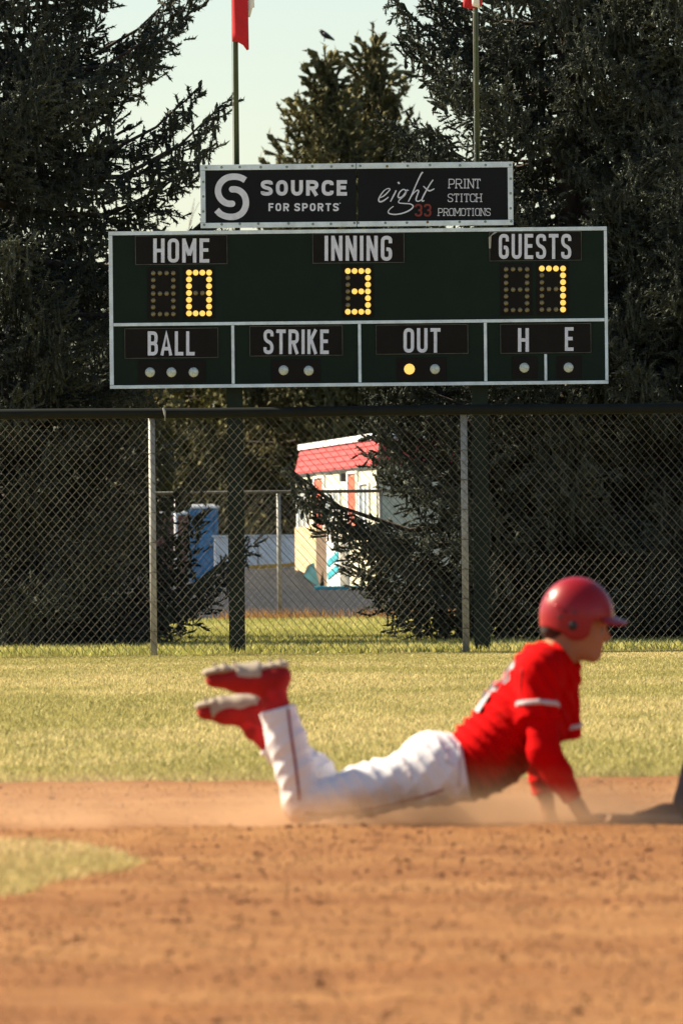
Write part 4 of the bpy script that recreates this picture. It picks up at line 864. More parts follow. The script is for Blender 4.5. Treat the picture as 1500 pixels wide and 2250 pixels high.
# ------------------------------------------------------------------ implicit surfaces for bodies and clothes
class Grid:
    def __init__(s, lo, hi, h):
        s.lo = np.array(lo, float); s.h = h; s.n = (np.ceil((np.array(hi) - s.lo) / h).astype(int) + 1); s.S = np.full(s.n, 0.5, np.float32)
        s.ax = [(s.lo[i] + h * np.arange(s.n[i])).astype(np.float32) for i in range(3)]
    def sub(s, lo, hi):
        i0 = np.clip(np.floor((np.array(lo) - s.lo) / s.h).astype(int), 0, s.n); i1 = np.clip(np.ceil((np.array(hi) - s.lo) / s.h).astype(int) + 1, 0, s.n)
        sl = tuple(slice(a, b) for a, b in zip(i0, i1))
        return sl, np.meshgrid(*[s.ax[i][sl[i]] for i in range(3)], indexing='ij')
    def mixin(s, sl, d, k, mode):
        o = s.S[sl]
        if mode == 'sub': s.S[sl] = np.maximum(o, -d); return
        if k <= 0: s.S[sl] = np.minimum(o, d); return
        h = np.clip(0.5 + 0.5 * (o - d) / k, 0, 1); s.S[sl] = o * (1 - h) + d * h - k * h * (1 - h)
    def cap(s, a, b, ra, rb, ys=1.0, k=0.02, mode='add', cut=None, disp=None):
        a, b = np.array(a, float), np.array(b, float); m = max(ra, rb) + k + 0.03
        lo = np.minimum(a, b) - m; hi = np.maximum(a, b) + m; mid = (a[1] + b[1]) / 2
        if ys > 1: lo[1] -= m * (ys - 1); hi[1] += m * (ys - 1)
        sl, (X, Y, Z) = s.sub(lo, hi)
        if X.size == 0: return
        Yl = (Y - mid) / ys; ay, by = (a[1] - mid) / ys, (b[1] - mid) / ys; ba = np.array((b[0] - a[0], by - ay, b[2] - a[2])); L2 = ba @ ba + 1e-12
        t = np.clip(((X - a[0]) * ba[0] + (Yl - ay) * ba[1] + (Z - a[2]) * ba[2]) / L2, 0, 1)
        d = np.sqrt((X - a[0] - t * ba[0]) ** 2 + (Yl - ay - t * ba[1]) ** 2 + (Z - a[2] - t * ba[2]) ** 2) - (ra + (rb - ra) * t)
        if disp is not None: d = d - disp(X, Y, Z)
        if cut is not None:
            for (p, nrm) in cut: d = np.maximum(d, (X - p[0]) * nrm[0] + (Y - p[1]) * nrm[1] + (Z - p[2]) * nrm[2])
        s.mixin(sl, d.astype(np.float32), k, mode)
    def chain(s, pts, rad, **kw):
        for i in range(len(pts) - 1): s.cap(pts[i], pts[i + 1], rad[i], rad[i + 1], **kw)
    def ell(s, c, r, k=0.02, ang=0.0, mode='add'):
        c = np.array(c, float); r = np.array(r, float); m = max(r[0], r[2]) + k + 0.02
        sl, (X, Y, Z) = s.sub(c - np.array((m, r[1] + k + 0.02, m)), c + np.array((m, r[1] + k + 0.02, m)))
        if X.size == 0: return
        x, y, z = X - c[0], Y - c[1], Z - c[2]; ca, sa = math.cos(ang), math.sin(ang); x, z = x * ca + z * sa, -x * sa + z * ca
        k0 = np.sqrt((x / r[0]) ** 2 + (y / r[1]) ** 2 + (z / r[2]) ** 2); k1 = np.sqrt((x / r[0] ** 2) ** 2 + (y / r[1] ** 2) ** 2 + (z / r[2] ** 2) ** 2) + 1e-9
        s.mixin(sl, (k0 * (k0 - 1) / k1).astype(np.float32), k, mode)
    def full(s): return np.meshgrid(*s.ax, indexing='ij')
    def plane(s, p, nrm):
        X, Y, Z = s.full(); s.S = np.maximum(s.S, ((X - p[0]) * nrm[0] + (Y - p[1]) * nrm[1] + (Z - p[2]) * nrm[2])).astype(np.float32)
    def mesh(s):
        S = s.S; ins = S < 0; c = [n - 1 for n in S.shape]
        cnt = np.zeros(c, np.float32); acc = np.zeros((*c, 3), np.float32)
        cor = [(i, j, k) for i in (0, 1) for j in (0, 1) for k in (0, 1)]
        ed = [(a, b) for a in cor for b in cor if sum(b) - sum(a) == 1 and sum(abs(x - y) for x, y in zip(a, b)) == 1]
        v = lambda A, o: A[o[0]:o[0] + c[0], o[1]:o[1] + c[1], o[2]:o[2] + c[2]]
        tot = sum(v(ins, o).astype(np.int8) for o in cor); act = (tot > 0) & (tot < 8); I = np.argwhere(act)
        num = np.zeros((len(I), 3), np.float32); den = np.zeros(len(I), np.float32)
        for a, b in ed:
            sa = S[I[:, 0] + a[0], I[:, 1] + a[1], I[:, 2] + a[2]]; sb_ = S[I[:, 0] + b[0], I[:, 1] + b[1], I[:, 2] + b[2]]
            m = (sa < 0) != (sb_ < 0); t = np.where(m, sa / (sa - sb_ + 1e-20), 0)
            pos = np.array(a, np.float32) + t[:, None] * (np.array(b, np.float32) - np.array(a, np.float32)); num += pos * m[:, None]; den += m
        V = s.lo + (I + num / den[:, None]) * s.h
        ID = np.full(c, -1, np.int64); ID[act] = np.arange(len(I)); F = []
        for axn in range(3):
            u, w = (axn + 1) % 3, (axn + 2) % 3
            sh = [slice(None)] * 3; sh2 = [slice(None)] * 3; sh[axn] = slice(0, -1); sh2[axn] = slice(1, None)
            A0, A1 = ins[tuple(sh)], ins[tuple(sh2)]; E = np.argwhere(A0 != A1)
            ok = (E[:, u] > 0) & (E[:, w] > 0) & (E[:, u] < c[u]) & (E[:, w] < c[w]); E = E[ok]
            fl = A0[E[:, 0], E[:, 1], E[:, 2]]
            def idc(du, dw): q = E.copy(); q[:, u] += du; q[:, w] += dw; return ID[q[:, 0], q[:, 1], q[:, 2]]
            Q = np.stack([idc(-1, -1), idc(0, -1), idc(0, 0), idc(-1, 0)], -1); Q[~fl] = Q[~fl][:, ::-1]; F.append(Q)
        return V, np.concatenate(F)
    def build(s, name, m, parent, smooth_it=1):
        V, F = s.mesh()
        if smooth_it:                                           # light Laplacian relaxing
            e = np.concatenate([F[:, [0, 1]], F[:, [1, 2]], F[:, [2, 3]], F[:, [3, 0]]]); 
            for _ in range(smooth_it):
                acc = np.zeros_like(V); cn = np.zeros(len(V)); np.add.at(acc, e[:, 0], V[e[:, 1]]); np.add.at(acc, e[:, 1], V[e[:, 0]]); np.add.at(cn, e[:, 0], 1); np.add.at(cn, e[:, 1], 1)
                V = V * 0.45 + 0.55 * acc / np.maximum(cn, 1)[:, None]
        return mesh_np(name, V, F, m, parent, True)
def wob(X, Y, Z, kx, ky, kz, amp, ph=0.0):
    """soft cloth folds: warped sine ridges"""
    w = 0.9 * np.sin(9 * X + 7 * Z + ph) + 0.7 * np.sin(13 * Y - 8 * Z + 2 * ph)
    s = np.sin(kx * X + ky * Y + kz * Z + w + ph); g = 0.55 + 0.45 * np.sin(6 * X - 5 * Z + 4 * Y + ph * 3)
    return amp * g * (1.6 * (1 - np.abs(s)) ** 1.6 - 0.5)

RY = 30.0
def p3(px, py, dy=0.0): return np.array(at(px, py, RY + dy))
def dirty(name, col, dirt, rough, lo, hi, axis='Z', scale=7.0, amt=1.0, sheen=0.0):
    """cloth with clay rubbed into it, strongest where it touched the ground"""
    m = bpy.data.materials.new(name); m.use_nodes = True; nt = m.node_tree; b = nt.nodes['Principled BSDF']
    b.inputs['Roughness'].default_value = rough; b.inputs['Specular IOR Level'].default_value = 0.06; b.inputs['Sheen Weight'].default_value = sheen
    tc = nt.nodes.new('ShaderNodeNewGeometry'); sx = nt.nodes.new('ShaderNodeSeparateXYZ'); nt.links.new(tc.outputs['Position'], sx.inputs[0])
    n = nt.nodes.new('ShaderNodeTexNoise'); n.inputs['Scale'].default_value = scale; n.inputs['Detail'].default_value = 5; nt.links.new(tc.outputs['Position'], n.inputs['Vector'])
    mr = nt.nodes.new('ShaderNodeMapRange'); mr.inputs[1].default_value = hi; mr.inputs[2].default_value = lo; nt.links.new(sx.outputs[axis], mr.inputs[0])
    ad = nt.nodes.new('ShaderNodeMath'); ad.operation = 'MULTIPLY_ADD'; nt.links.new(n.outputs[0], ad.inputs[0]); ad.inputs[1].default_value = 1.3; ad.inputs[2].default_value = -0.65
    sm = nt.nodes.new('ShaderNodeMath'); sm.operation = 'ADD'; nt.links.new(mr.outputs[0], sm.inputs[0]); nt.links.new(ad.outputs[0], sm.inputs[1])
    cl = nt.nodes.new('ShaderNodeMapRange'); cl.inputs[1].default_value = 0.25; cl.inputs[2].default_value = 0.95; cl.inputs[4].default_value = amt; nt.links.new(sm.outputs[0], cl.inputs[0])
    mx = nt.nodes.new('ShaderNodeMix'); mx.data_type = 'RGBA'; nt.links.new(cl.outputs[0], mx.inputs[0]); mx.inputs[6].default_value = (*col, 1); mx.inputs[7].default_value = (*dirt, 1); nt.links.new(mx.outputs[2], b.inputs['Base Color'])
    n2 = nt.nodes.new('ShaderNodeTexNoise'); n2.inputs['Scale'].default_value = 45; bp = nt.nodes.new('ShaderNodeBump'); bp.inputs['Strength'].default_value = 0.25; bp.inputs['Distance'].default_value = 0.01
    nt.links.new(tc.outputs['Position'], n2.inputs['Vector']); nt.links.new(n2.outputs[0], bp.inputs['Height']); nt.links.new(bp.outputs[0], b.inputs['Normal'])
    return m
M['jersey'] = dirty('red_jersey', (0.50, 0.001, 0.002), (0.20, 0.06, 0.022), 0.9, 0.14, 0.36, scale=6)
M['sleeve'] = dirty('red_undershirt', (0.48, 0.001, 0.002), (0.22, 0.06, 0.02), 0.9, 0.02, 0.13, scale=9)
M['pants'] = dirty('white_pants', (0.72, 0.71, 0.73), (0.50, 0.29, 0.16), 0.8, 0.03, 0.21, scale=9)
M['skin'] = dirty('tanned_skin', (0.38, 0.175, 0.095), (0.34, 0.165, 0.08), 0.6, 0.0, 0.10)
M['helmet'] = mat('helmet_red', (0.26, 0.004, 0.008), 0.36, var=0.08, scale=3, spec=0.35, coat=0.05)
M['piping'] = mat('dark_red_piping', (0.22, 0.012, 0.015), 0.8, var=0.1)
M['band'] = mat('white_band', (0.50, 0.42, 0.44), 0.8, var=0.05)
M['sock'] = mat('red_sock', (0.42, 0.008, 0.010), 0.9, var=0.15, scale=20)
M['shoe'] = mat('red_shoe', (0.30, 0.010, 0.010), 0.7, spec=0.2, var=0.2, scale=9)
M['sole'] = mat('pale_sole', (0.36, 0.30, 0.235), 0.9, var=0.2, scale=12)
M['hair'] = mat('dark_hair', (0.018, 0.012, 0.009), 0.7, var=0.3, scale=40)
M['num_dark'] = mat('number_navy', (0.035, 0.025, 0.05), 0.8, var=0.1)
M['num_red'] = mat('number_fill', (0.55, 0.16, 0.14), 0.8, var=0.1)

runner = thing('person', 'player in red jersey, red helmet and white pants sliding belly first on the dirt', 'person', tuple(p3(900, 1800)[:2]) + (0.0,))
SH_N, EL_N, WR_N = p3(1186, 1484, -.175), p3(1194, 1652, -.215), p3(1268, 1772, -.20)
SH_F, EL_F, WR_F = p3(1226, 1492, .175), p3(1180, 1672, .215), p3(1207, 1798, .20)
HIP_N, KN_N, AN_N = p3(972, 1696, -.09), p3(662, 1768, -.115), p3(604, 1540, -.12)
HIP_F, KN_F, AN_F = p3(978, 1694, .09), p3(728, 1752, .115), p3(548, 1590, .10)
# --- the body: one continuous surface from head to feet
g = Grid((-0.52, RY - .36, -0.005), (0.96, RY + .36, 0.92), 0.008)
g.chain([p3(1000, 1694), p3(1060, 1668), p3(1150, 1570), p3(1200, 1492)], [.088, .090, .108, .088], ys=1.3, k=.04)
g.ell(p3(965, 1692), (.095, .145, .095), k=.04)
g.cap(SH_N, SH_F, .052, .052, k=.04)
for s, (a, b, c) in ((-1, (SH_N, EL_N, WR_N)), (1, (SH_F, EL_F, WR_F))):
    g.chain([a, b], [.047, .037], k=.025); g.chain([b, b * .7 + c * .3, c], [.037, .036, .0235], k=.02)
for (a, b, c) in ((HIP_N, KN_N, AN_N), (HIP_F, KN_F, AN_F)):
    g.chain([a, b], [.080, .050], k=.035); g.chain([b, b * .65 + c * .35, c], [.047, .050, .033], k=.025)
g.chain([AN_N, p3(602, 1508, -.12), p3(520, 1500, -.12)], [.03, .024, .016], k=.008); g.chain([AN_F, p3(552, 1566, .10), p3(490, 1566, .10)], [.028, .022, .016], k=.008)
g.chain([p3(1196, 1470), p3(1222, 1438), p3(1258, 1400)], [.066, .056, .054], ys=1.05, k=.03)          # neck
g.ell(p3(1266, 1352), (.098, .076, .102), k=.03)                                                          # skull
g.ell(p3(1288, 1398), (.058, .060, .074), k=.03, ang=-0.25)                                                # face
g.cap(p3(1262, 1415), p3(1300, 1439), .040, .024, ys=1.35, k=.03); g.ell(p3(1307, 1440), (.017, .022, .016), k=.02)
g.chain([p3(1322, 1376), p3(1330, 1393), p3(1335, 1402)], [.007, .0095, .0105], k=.012); g.ell(p3(1328, 1404), (.012, .016, .008), k=.01)
g.ell(p3(1317, 1371), (.016, .048, .011), k=.015)
for s in (-1, 1):
    g.ell(p3(1321, 1384, s * .031), (.013, .013, .010), mode='sub'); g.ell(p3(1305, 1402, s * .036), (.022, .020, .022), k=.02)
g.cap(p3(1320, 1418, -.017), p3(1320, 1418, .017), .0075, .0075, k=.008); g.cap(p3(1318, 1427, -.015), p3(1318, 1427, .015), .0075, .0075, k=.008)
def hand(wr, heel, tips, thumb, r=.0095):
    kn = [heel + (t[0] - heel) * 0.40 for t in tips]
    g.chain([wr, heel], [.024, .026], ys=1.25, k=.015)
    for k_, t in enumerate(tips): g.cap(heel, t[0], .020, .0115, k=.012); g.chain(t, [.0115, .0100, .0085], k=.003)
    g.chain(thumb, [.0135, .0115, .0095], k=.006)
HN = p3(1284, 1799, -.205)
hand(WR_N, HN, [(p3(1303 - 2 * i, 1804, -.24 + i * .024), p3(1319 - 2 * abs(i - 1), 1806, -.245 + i * .026), p3(1336 - 5 * abs(i - 1), 1815, -.25 + i * .028)) for i in range(4)], [p3(1284, 1800, -.185), p3(1296, 1804, -.158), p3(1310, 1812, -.148)])
HF = p3(1214, 1814, .20)
hand(WR_F, HF, [(p3(1232 - 2 * i, 1817, .17 + i * .022), p3(1248 - 2 * abs(i - 1), 1819, .168 + i * .024), p3(1264 - 5 * abs(i - 1), 1826, .165 + i * .026)) for i in range(4)], [p3(1214, 1813, .175), p3(1226, 1818, .150), p3(1238, 1825, .142)])
body = g.build('body', M['skin'], runner)
for s in (-1, 1):
    bm = bmesh.new(); bmesh.ops.create_uvsphere(bm, u_segments=12, v_segments=8, radius=.0115)
    e = mesh_obj('eye', [v.co + Vector(p3(1319, 1385, s * .031)) for v in bm.verts], [[v.index for v in f.verts] for f in bm.faces], M['eye'] if 'eye' in M else M.setdefault('eye', mat('eye', (0.25, 0.22, 0.2), 0.2, var=0.3, scale=90)), runner, True); bm.free()
    MB().tube([p3(1316, 1373, s * .018), p3(1319, 1370, s * .034), p3(1312, 1373, s * .050)], [.004, .005, .003], 6).build('eyebrow', M['hair'], runner, True)
gh = Grid(p3(1180, 1430, -.12), p3(1262, 1350, .12), 0.005)
gh.ell(p3(1222, 1368), (.050, .068, .052), k=.01); gh.cap(p3(1210, 1384), p3(1220, 1404), .034, .026, ys=1.5, k=.02); gh.cap(p3(1236, 1388), p3(1240, 1402), .030, .014, ys=1.9, k=.02)
gh.build('hair', M['hair'], runner)

# --- jersey, open at the hem and cuffs
ax = p3(1208, 1485) - p3(1038, 1698); ax /= np.linalg.norm(ax)
fold = lambda X, Y, Z: wob(X, Y, Z, 58, 14, 46, .011) + wob(X, Y, Z, 14, 34, 12, .008, 1.3)
g = Grid((0.34, RY - .34, 0.06), (0.84, RY + .34, 0.70), 0.0058)
cut = [(p3(1018, 1690), (-0.97, 0, -0.22))]
g.chain([p3(1012, 1694), p3(1070, 1655), p3(1158, 1566), p3(1200, 1494)], [.112, .122, .138, .108], ys=1.28, k=.045, cut=cut, disp=fold)
g.cap(p3(1186, 1470, -.10), p3(1222, 1478, .10), .088, .080, k=.045, disp=fold)
g.cap(p3(1184, 1478, -.165), p3(1218, 1484, .165), .070, .066, k=.04)
for (a, b, r0, r1, cp) in ((p3(1184, 1484, -.18), p3(1182, 1600, -.215), .073, .067, p3(1182, 1583, -.21)), (p3(1228, 1495, .18), p3(1240, 1640, .20), .068, .058, p3(1240, 1624, .20))):
    dn = (b - a) / np.linalg.norm(b - a); g.cap(a, b, r0, r1, k=.035, cut=[(cp, dn)], disp=lambda X, Y, Z: wob(X, Y, Z, 52, 24, 26, .007, 2.0))
g.cap(p3(1228, 1462), p3(1262, 1420), .052, .050, ys=1.05, mode='sub')                                  # neck opening
g.cap(p3(1262, 1505), p3(1258, 1468), .014, .030, mode='sub', k=0)
jersey = g.build('jersey', M['jersey'], runner)
for (a, b, r, cp0, cp1) in ((p3(1184, 1484, -.18), p3(1182, 1600, -.215), .073, p3(1183, 1544, -.2), p3(1183, 1556, -.2)), (p3(1228, 1495, .18), p3(1240, 1640, .20), .066, p3(1238, 1590, .2), p3(1238, 1601, .2))):
    dn = (b - a) / np.linalg.norm(b - a); gb = Grid(np.minimum(a, b) - .10, np.maximum(a, b) + .10, 0.005)
    gb.cap(a, b, r + .0045, r - .0005, k=0, cut=[(cp1, dn), (cp0, -dn)], disp=lambda X, Y, Z: wob(X, Y, Z, 52, 24, 26, .007, 2.0)); gb.build('sleeve_band', M['band'], jersey)
ring = []
for k in range(25):
    a = 2 * PI * k / 24; c = p3(1222, 1440); e1 = np.array((0.62, 0, -0.55)); ring.append(c + e1 / np.linalg.norm(e1) * (.066 * math.cos(a) + .008) + np.array((0, 1, 0)) * .064 * math.sin(a))
MB().tube(ring, .007, 6, False).build('collar', M['band'], jersey, True)

# --- undershirt sleeves
for (a, b, c, cw, nm) in ((SH_N, EL_N, WR_N, p3(1258, 1757, -.2), 'sleeve'), (SH_F, EL_F, WR_F, p3(1190, 1745, .2), 'sleeve')):
    g = Grid(np.minimum(np.minimum(a, b), c) - .09, np.maximum(np.maximum(a, b), c) + .09, 0.0055); dn = (c - b) / np.linalg.norm(c - b)
    near = a is SH_N; ds = lambda X, Y, Z: wob(X, Y, Z, 34, 25, -66, .007, 0.7)
    g.chain([a, b], [.060, .052] if near else [.055, .044], k=.03, disp=ds); g.chain([b, b * .6 + c * .4, c], [.052, .046, .029] if near else [.044, .036, .026], k=.03, cut=[(cw, dn)], disp=ds)
    g.build('undershirt_sleeve', M['sleeve'], runner)

# --- pants
pf = lambda X, Y, Z: wob(X, Y, Z, 60, 16, 30, .0060, 0.4) + wob(X, Y, Z, 26, 14, -26, .005, 2.2)
pfl = lambda X, Y, Z: wob(X, Y, Z, -44, 22, 50, .0040, 1.1) + wob(X, Y, Z, -70, 30, 40, .0025, 2.4)
g = Grid((-0.38, RY - .32, 0.0), (0.46, RY + .32, 0.50), 0.0058)
g.chain([p3(962, 1690), p3(1030, 1692)], [.114, .108], ys=1.32, k=.04, cut=[(p3(1021, 1690), (0.985, 0, 0.17))], disp=pf)
g.ell(p3(952, 1684), (.112, .165, .110), k=.04)
for s in (-1, 1): g.ell(p3(940, 1664, s * .07), (.085, .085, .080), k=.04)
g.chain([HIP_N, HIP_N * .45 + KN_N * .55, KN_N], [.108, .080, .062], k=.05, disp=pf); g.chain([HIP_F, HIP_F * .45 + KN_F * .55, KN_F], [.104, .080, .062], k=.045, disp=pf)
dn = p3(600, 1552, -.12) - p3(630, 1660, -.12); dn /= np.linalg.norm(dn)
g.chain([KN_N, p3(648, 1690, -.12), p3(630, 1630, -.12), p3(606, 1545, -.12)], [.058, .062, .064, .062], k=.028, cut=[(p3(606, 1557, -.12), dn)], disp=pfl)
dn = p3(560, 1606, .10) - p3(640, 1675, .11); dn /= np.linalg.norm(dn)
g.chain([KN_F, p3(690, 1698, .115), p3(640, 1662, .11), p3(575, 1618, .10)], [.060, .064, .060, .052], k=.028, cut=[(p3(592, 1632, .10), dn)], disp=pfl)
g.plane(p3(1022, 1690), (0.985, 0, 0.17))
pants = g.build('pants', M['pants'], runner)

def bvh_of(o): 
    me = o.data; off = wloc(o); return BVHTree.FromPolygons([v.co + off for v in me.vertices], [p.vertices[:] for p in me.polygons])
bp_, bj_ = bvh_of(pants), bvh_of(jersey)
def project(bvh, px, py):
    """point of the garment under this spot, seen square from the side"""
    P = Vector(p3(px, py, -.6)); hit = bvh.ray_cast(P, Vector((0, 1, 0))); return hit[0]
def seam(pts, r, name, m, parent, bvh):
    out = []
    for i in range(len(pts) - 1):
        for k in range(6):
            t = k / 6; h_ = project(bvh, pts[i][0] * (1 - t) + pts[i + 1][0] * t, pts[i][1] * (1 - t) + pts[i + 1][1] * t)
            if h_ is not None and abs(h_.y - RY) < 0.3: out.append(h_ - Vector((0, .002, 0)))
    if len(out) > 2: MB().tube(out, r, 6).build(name, m, parent, True)
seam([(631, 1562), (638, 1620), (647, 1680), (653, 1730), (657, 1775)], .0042, 'piping', M['piping'], pants, bp_)
seam([(668, 1795), (720, 1797), (790, 1791), (860, 1776), (930, 1758), (985, 1740)], .0042, 'piping', M['piping'], pants, bp_)
seam([(1150, 1470), (1147, 1520), (1146, 1570)], .0025, 'shoulder_seam', M['piping'], jersey, bj_)
seam([(1012, 1640), (1013, 1690), (1012, 1745)], .003, 'waistband_seam', M['band'], pants, bp_)
seam([(880, 1668), (900, 1690), (905, 1725)], .0022, 'pocket_seam', M['band'], pants, bp_)
seam([(985, 1645), (984, 1680), (1003, 1690)], .002, 'pocket_seam', M['band'], pants, bp_)

# back number, printed on the jersey
def back_number():
    c0 = p3(1086, 1500, -.015); up = ax; side = np.array((0, -1.0, 0)); nrm = np.array((-ax[2], 0, ax[0]))
    for (s, m, lift) in ((0.40, M['band'], .0030), (0.31, M['num_dark'], .0045), (0.12, M['num_red'], .0060)):
        V, F = [], []
        for path, cl in glyph('2', 0.72, 0.26, 0.32):
            P = np.array(path); P2 = [P[0]]
            for i in range(1, len(P)):
                nseg = max(1, int(np.linalg.norm(P[i] - P[i - 1]) / 0.05)); P2 += [P[i - 1] + (P[i] - P[i - 1]) * (k + 1) / nseg for k in range(nseg)]
            v, f = stroke(P2, s, cl); n = len(V)
            for q in v:
                w = c0 + side * (q[0] - 0.36) * .19 + up * (q[1] - 0.5) * .20 + nrm * .3
                h_ = bj_.ray_cast(Vector(w), Vector(-nrm)); V.append(h_[0] + Vector(nrm) * lift if h_[0] is not None else Vector(w - nrm * .3))
            F += [tuple(i + n for i in q) for q in f]
        mesh_obj('back_number', V, F, m, jersey)
back_number()
MB().box(*(float(v) for v in (p3(996, 1650, -.15)[0], p3(1012, 1650, -.15)[0], RY - .155, RY - .135, p3(1000, 1676)[2], p3(1000, 1640)[2])), 0.006).build('shirt_tail', M['jersey'], jersey)

# --- socks and shoes
for (a, b, r0, r1) in ((p3(612, 1590, -.12), p3(601, 1512, -.12), .047, .045), (p3(620, 1655, .10), p3(545, 1580, .10), .044, .042)):
    g = Grid(np.minimum(a, b) - .07, np.maximum(a, b) + .07, 0.006); g.cap(a, b, r0, r1, k=0, disp=lambda X, Y, Z: wob(X, Y, Z, 30, 10, 70, .003)); g.build('sock', M['sock'], runner)
def shoe(q, name, pa=.32, pb=.60):
    """q maps shoe coordinates (along: 0 heel .. 1 toe, up towards the sole, across) to a place"""
    pts = [q(a, z, w) for a in (-.1, 1.1) for z in (-.5, .5) for w in (-.25, .25)]; lo, hi = np.min(pts, 0) - .04, np.max(pts, 0) + .04
    g = Grid(lo, hi, 0.0052)
    g.chain([q(.10, .06, 0), q(.35, .05, 0), q(.62, .05, .0), q(.88, .07, 0)], [.036, .034, .034, .028], ys=1.15, k=.03); g.cap(q(.16, .0, 0), q(.20, -.24, 0), .044, .042, k=.03); g.cap(q(.35, -.02, 0), q(.55, .02, 0), .036, .036, k=.03)
    up = g.build('shoe', M['shoe'], runner)
    g = Grid(lo, hi, 0.0052)
    g.chain([q(.03, .185, 0), q(.3, .165, 0), q(.5, .165, 0), q(.75, .185, 0), q(.97, .155, 0)], [.014, .012, .012, .014, .012], ys=2.7, k=.012); g.build('sole', M['sole'], up)
    g = Grid(lo, hi, 0.0052)
    ca, cb = q(pa, 0, 0), q(pb, 0, 0); dr = (cb - ca) / np.linalg.norm(cb - ca)
    g.chain([q(.05, .09, 0), q(.35, .085, 0), q(.62, .085, .0), q(.92, .09, 0)], [.0445, .0445, .0435, .036], ys=1.06, k=.01, cut=[(ca, -dr), (cb, dr)]); g.build('side_panel', M['sole'], up)
    for i, a in enumerate((.08, .2, .62, .74, .86)):
        for s in (-1, 1): MB().tube([q(a, .22, s * .09), q(a, .275, s * .09)], [.006, .0035], 6).build('cleat', M['sole'], up)
    for a in (.40, .47, .54, .61): MB().tube([q(a, -.06, -.10), q(a - .01, -.095, 0), q(a, -.06, .10)], .004, 5).build('lace', M['band'], up)
def frame_shoe(heel, toe, dy, L=.285):
    a, b = p3(*heel, dy), p3(*toe, dy); u = (b - a) / np.linalg.norm(b - a); nrm = np.array((-u[2], 0, u[0])); 
    if nrm[2] < 0: nrm = -nrm
    return lambda t, z, w: a + u * t * L + nrm * z * L + np.array((0, 1, 0)) * w * L
shoe(frame_shoe((634, 1494), (446, 1508), -.12), 'shoe'); shoe(frame_shoe((588, 1562), (436, 1576), .10, L=.24), 'shoe', .12, .80)

# --- batting helmet
g = Grid(p3(1172, 1420, -.14), p3(1362, 1255, .14), 0.005)
X, Y, Z = g.full(); c = p3(1266, 1352)
def ellf(r, dx=0): 
    k0 = np.sqrt(((X - c[0] - dx) / r[0]) ** 2 + ((Y - c[1]) / r[1]) ** 2 + ((Z - c[2]) / r[2]) ** 2); k1 = np.sqrt(((X - c[0] - dx) / r[0] ** 2) ** 2 + ((Y - c[1]) / r[1] ** 2) ** 2 + ((Z - c[2]) / r[2] ** 2) ** 2) + 1e-9; return k0 * (k0 - 1) / k1
sq = np.clip((c[2] - Z) / .06, 0, 1)                       # walls stay upright below the widest part
Zs = Z; Z = np.where(Z < c[2], c[2] - (c[2] - Z) * 0.45, Z)
d = np.maximum(ellf((.126, .108, .130)), -ellf((.117, .099, .121))); Z = Zs
cutp = [(1170, 1376), (1206, 1379), (1232, 1390), (1246, 1403), (1262, 1408), (1280, 1405), (1294, 1392), (1301, 1366), (1312, 1362), (1365, 1364)]
cz = np.interp(X[:, 0, 0], [p3(*q)[0] for q in cutp], [p3(*q)[2] for q in cutp])
d = np.maximum(d, cz[:, None, None] - Z)
g.S = d.astype(np.float32)
hel = g.build('helmet', M['helmet'], runner, 1)
g = Grid(p3(1318, 1392, -.12), p3(1390, 1330, .12), 0.004)
X, Y, Z = g.full(); a, b = p3(1330, 1353), p3(1378, 1371); L = b[0] - a[0]
s = (X - a[0]) / L; yy = (Y - RY) / .098; zc = a[2] + (b[2] - a[2]) * s + .004 - .030 * yy ** 2 * (1 - .2 * s)
d = np.maximum(np.abs(Z - zc) - .0045, np.maximum((s ** 2 * np.sign(s) + np.abs(yy) ** 2.4 - 1) * .04, -(s + .25) * L)); g.S = d.astype(np.float32); g.build('visor', M['helmet'], hel)
bh = bvh_of(hel); eh = bh.ray_cast(Vector(p3(1265, 1377, -.5)), Vector((0, 1, 0)))[0]
MB().tube([eh + Vector((0, .004, 0)), eh - Vector((0, .0025, 0))], [.017, .015], 14).build('ear_hole', M['black'], hel, True)
for (a, b) in (((1222, 1329), (1252, 1349)), ):
    out = []
    bh = bvh_of(hel)
    for k in range(7):
        t = k / 6; h_ = bh.ray_cast(Vector(p3(a[0] * (1 - t) + b[0] * t, a[1] * (1 - t) + b[1] * t, -.5)), Vector((0, 1, 0)))[0]
        if h_ is not None: out.append(h_ - Vector((0, .002, 0)))
    if len(out) > 2: MB().tube(out, [.003] + [.007] * (len(out) - 2) + [.003], 6).build('shell_ridge', M['helmet'], hel, True)
for (px, py) in ((1236, 1358), (1268, 1347), (1213, 1312)):
    h_ = bh.ray_cast(Vector(p3(px, py, -.5)), Vector((0, 1, 0)))[0]
    if h_ is not None: MB().tube([h_ + Vector((0, .002, 0)), h_ - Vector((0, .003, 0))], [.006, .005], 8).build('vent', M['black'], hel)

# ------------------------------------------------------------------ base bag and the fielder at the right edge
M['bag'] = dirty('dusty_canvas', (0.36, 0.25, 0.18), (0.32, 0.17, 0.085), 0.9, 0.0, 0.085, scale=9)
cx_, cy_ = p3(1436, 1815)[0], 30.12
bm = bmesh.new(); bmesh.ops.create_cube(bm, size=1.0)
for v in bm.verts: v.co = Vector((v.co.x * .37, v.co.y * .37, v.co.z * .05))
bmesh.ops.bevel(bm, geom=list(bm.edges), offset=.022, segments=3, affect='EDGES'); bm.transform(Matrix.Translation((cx_, cy_, .036)) @ Matrix.Rotation(0.5, 4, 'Z'))
tag(mesh_obj('base_bag', [v.co[:] for v in bm.verts], [[v.index for v in f.verts] for f in bm.faces], M['bag'], None, True), 'dusty canvas base bag just beyond the runner\'s hand', 'base'); bm.free()

